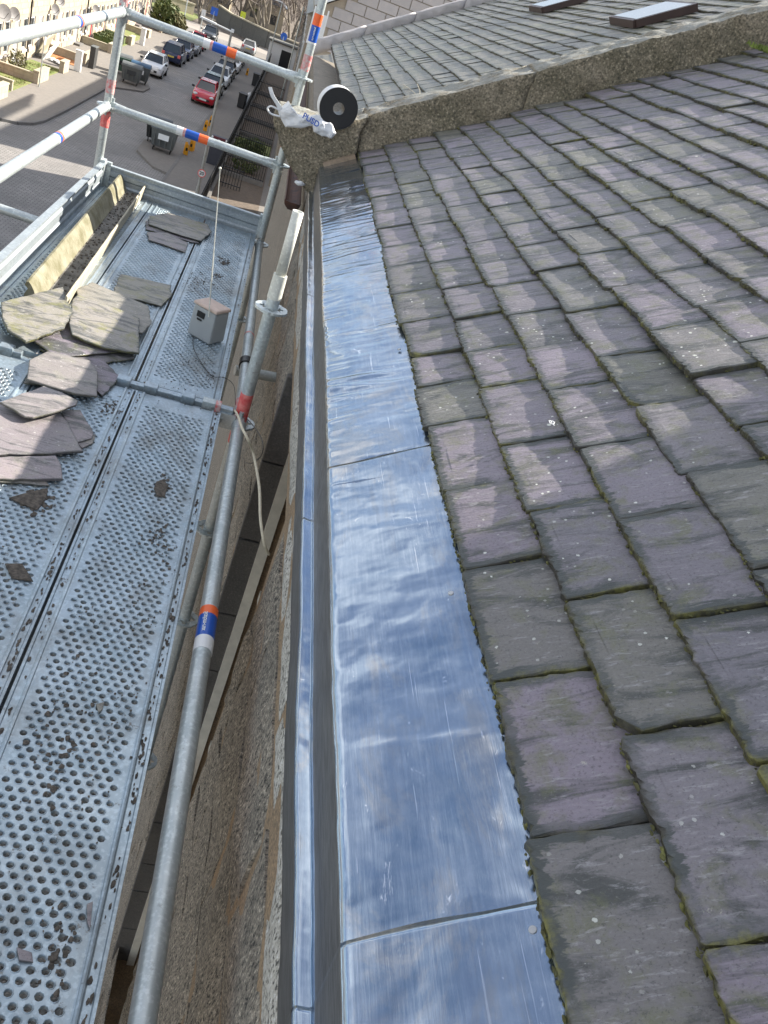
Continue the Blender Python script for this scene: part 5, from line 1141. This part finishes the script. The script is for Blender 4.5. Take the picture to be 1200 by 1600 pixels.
car('red hatchback nearest in the right hand parked row', -5.3, 71.0, False, P_RED, 3.9, 1.66, 1.5)
car('dark teal car directly behind the red hatchback', -5.35, 75.9, False, P_TL, 4.0)
car('silver white hatchback third in the right hand row', -5.35, 82.6, False, paint('pale_silver_paint', (.62, .66, .70)), 4.2, 1.78)
car('dark car between the silver and the white cars', -5.35, 88.3, False, P_DK, 4.3)
car('white van-like car fifth in the right hand row', -5.3, 95.2, False, P_WH, 4.4, 1.8, 1.7, boxy=1)
car('dark car last in the right hand row', -5.3, 101.0, False, P_DK, 4.3)
car('white hatchback facing the camera beside the far bins', -9.85, 76.0, False, P_WH, 3.95, 1.7)
car('navy estate seen from behind, first after the white hatchback', -9.75, 86.4, True, P_NV, 4.4, 1.8, 1.62, boxy=1)
car('navy car second from the white hatchback', -9.7, 92.0, False, P_NV, 4.3, 1.78)
car('grey car third from the white hatchback', -9.6, 97.6, False, P_GY, 4.4, 1.8, 1.6)
car('small red car partly hidden at the end of the left row', -9.6, 103.4, False, P_RED, 3.9)
car('black car turning at the far junction', -9.6, 116.0, False, P_DK, 4.2); car('silver car at the end of the street beside the wall', -5.0, 117.0, True, P_SI, 4.2)

# far end: dark wall, hut, trees
def bigwall(label, pl, h, m):
    t = thing('boundary_wall', label, 'wall', (*pl[0], G)); 
    for a, c in zip(pl[:-1], pl[1:]):
        a = Vector((*a, 0)); c = Vector((*c, 0)); d = c-a; L = d.length; rz = math.atan2(d.y, d.x); k = max(1, round(L/2.4))
        for i in range(k): p = a+d*((i+.5)/k); b = MB(); b.box((p.x, p.y, G+h/2), (L/k-.03, .4, h), Matrix.Rotation(rz, 3, 'Z')); wbuild(b, 'wall_panel', m, t)
        p = (a+c)/2; b = MB(); b.box((p.x, p.y, G+h+.08), (L+.1, .55, .16), Matrix.Rotation(rz, 3, 'Z')); wbuild(b, 'coping', M_WALLSTONE, t)
bigwall('dark concrete retaining wall with pale coping at the end of the street', [(-11.5, 146), (-9.0, 138), (-3.5, 131.8), (6.0, 127.0)], 2.0, M_GREYWALL)
bigwall('low brown stone wall beyond the junction on the left', [(-30, 139), (-19, 138), (-14.5, 141)], 1.3, M_WALLSTONE)
plane('grass_verge', -40, -13.5, 131.2, 145, G+.012, M_GRASS)
t = thing('hut', 'small white fronted hut with dark door beside the railings', 'hut', (-1.0, 113, G)); b = MB(); b.box((-1.0, 114, G+1.25), (3.4, 3, 2.5)); wbuild(b, 'wall', M_WHITE, t); b = MB(); b.box((-.6, 112.48, G+1.0), (1.2, .06, 2.0)); wbuild(b, 'door', M_BLACK, t); b = MB(); b.box((-1.0, 114, G+2.6), (3.8, 3.4, .16)); wbuild(b, 'roof', M_GREYWALL, t)
def tree_meshes(seed, H=13):
    r = random.Random(seed); tb, cb = MB(), MB()
    def br(p, d, L, rad, dep):
        n = 4; P = [p]; 
        for i in range(n): d = (d+Vector((r.gauss(0, .10), r.gauss(0, .10), r.gauss(.03, .06)))).normalized(); P.append(P[-1]+d*L/n)
        rs_ = [rad*(1-.45*i/n) for i in range(n+1)]; (tb if dep < 2 else cb).path(P, rad, 6 if dep < 2 else 3, 0, rs_)
        if dep >= 5: 
            return
        for k in range(3 if dep == 0 else r.randint(3, 4)):
            q = P[r.randint(2, n)] if dep else P[r.randint(1, n)]; ang = r.uniform(.35, .85); az = r.uniform(0, 6.28); o = d.orthogonal().normalized(); o = Matrix.Rotation(az, 3, d) @ o
            nd = (d*math.cos(ang)+o*math.sin(ang)+Vector((0, 0, .12))).normalized(); br(q, nd, L*r.uniform(.58, .78), rad*.52, dep+1)
    br(Vector((0, 0, 0)), Vector((r.gauss(0, .08), r.gauss(0, .08), 1)), H*.36, .24, 0); br(Vector((0, 0, 0)), Vector((r.gauss(0, .3), r.gauss(0, .3), 1)), H*.3, .18, 0)
    return tb.mesh('trunk', M_BARK), cb.mesh('crown', M_TWIG)
TM = [tree_meshes(s) for s in (1, 2, 3)]
spots = [(312, 35, 'two stemmed bare tree at the grassy corner', 1.0), (408, 52, 'pale trunked bare tree above the dark wall', 1.15), (425, 60, 'thin bare tree right of the pale trunked one', .8)]
k = 0
def tree(x, y, z, s, label, v):
    t = thing('bare_tree', label, 'tree', (x, y, z), rnd.uniform(0, 6.28), 'leafless trees at the end of the street'); t.scale = (s, s, s*rnd.uniform(.9, 1.15)); child('trunk', TM[v][0], t); child('crown', TM[v][1], t)
q = at(312, 36, z=G); tree(q.x, q.y, G, 1.0, 'two stemmed bare tree at the grassy corner', 0)
q = at(404, 58, z=G+2); tree(q.x, 136, G+1, 1.25, 'pale bare tree rising just above the dark wall', 1)
q = at(452, 60, z=G+2); tree(q.x, 138, G+1, .9, 'thin bare tree beside the far lamp post', 2)
xs = [-30, -27, -23, -20, -17, -14, -11, -8, -6, -3, -1, 2, 4, 7, 9]; ws = ['leftmost', 'second from left', 'third from left', 'fourth from left', 'fifth from left', 'sixth from left', 'seventh from left', 'eighth from left', 'eighth from right', 'seventh from right', 'fifth from right', 'fourth from right', 'third from right', 'second from right', 'rightmost']
for i, x in enumerate(xs):
    tree(x+rnd.uniform(-1, 1), 150+rnd.uniform(-3, 6), G+.5, rnd.uniform(.8, 1.2), 'bare tree in the front row of the wood behind the wall, '+ws[i], i % 3)
for i, x in enumerate(xs):
    tree(x*1.3+rnd.uniform(-2, 2), 170+rnd.uniform(-4, 8), G+3.5, rnd.uniform(.9, 1.3), 'bare tree in the back row of the wood on the slope, '+ws[i], (i+1) % 3)
b = MB(); rs = random.Random(77)                     # thicket of fine twigs covering the slope
for i in range(26000):
    x = rs.uniform(-75, 40); y = rs.uniform(150, 260); z = G-.3+max(0, (y-161)/16)*2.6+rs.random()**1.6*7; h = rs.uniform(.8, 2.6); d = Vector((rs.gauss(0, .45), rs.gauss(0, .3), 1)).normalized()*h; b.add([(x, y, z), (x+.09, y, z), (x+d.x, y+d.y, z+d.z)], [(0, 1, 2)])
tag(b.build('thicket', M_TWIG), 'brown leafless thicket filling the slope beyond the street', 'thicket', kind='stuff')
for i in range(3):
    z = [(-5.5, 155), (-14, 160), (3, 158)][i]; t = thing('far_house', ('pale house with blue grey roof behind the trees', 'cream gabled house glimpsed between trunks', 'grey house at the right of the wood')[i], 'house', (z[0], z[1], G)); b = MB(); b.box((z[0], z[1], G+2.2), (6, 5, 4.4)); wbuild(b, 'wall', (M_TAN, M_TAN, M_ASHLAR)[i], t); b = MB(); b.prism([(z[0]-3.3, G+4.4), (z[0]+3.3, G+4.4), (z[0], G+6.4)], 'y', z[1]-2.8, z[1]+2.8); wbuild(b, 'roof', MATS['slate_blue'] if 'slate_blue' in MATS else simple('slate_blue', (.14, .17, .22), .7), t)
    for s in (-1.5, 1.5): b = MB(); b.box((z[0]+s, z[1]-2.52, G+2.4), (1, .06, 1.3)); wbuild(b, 'window', M_GLASS, t)
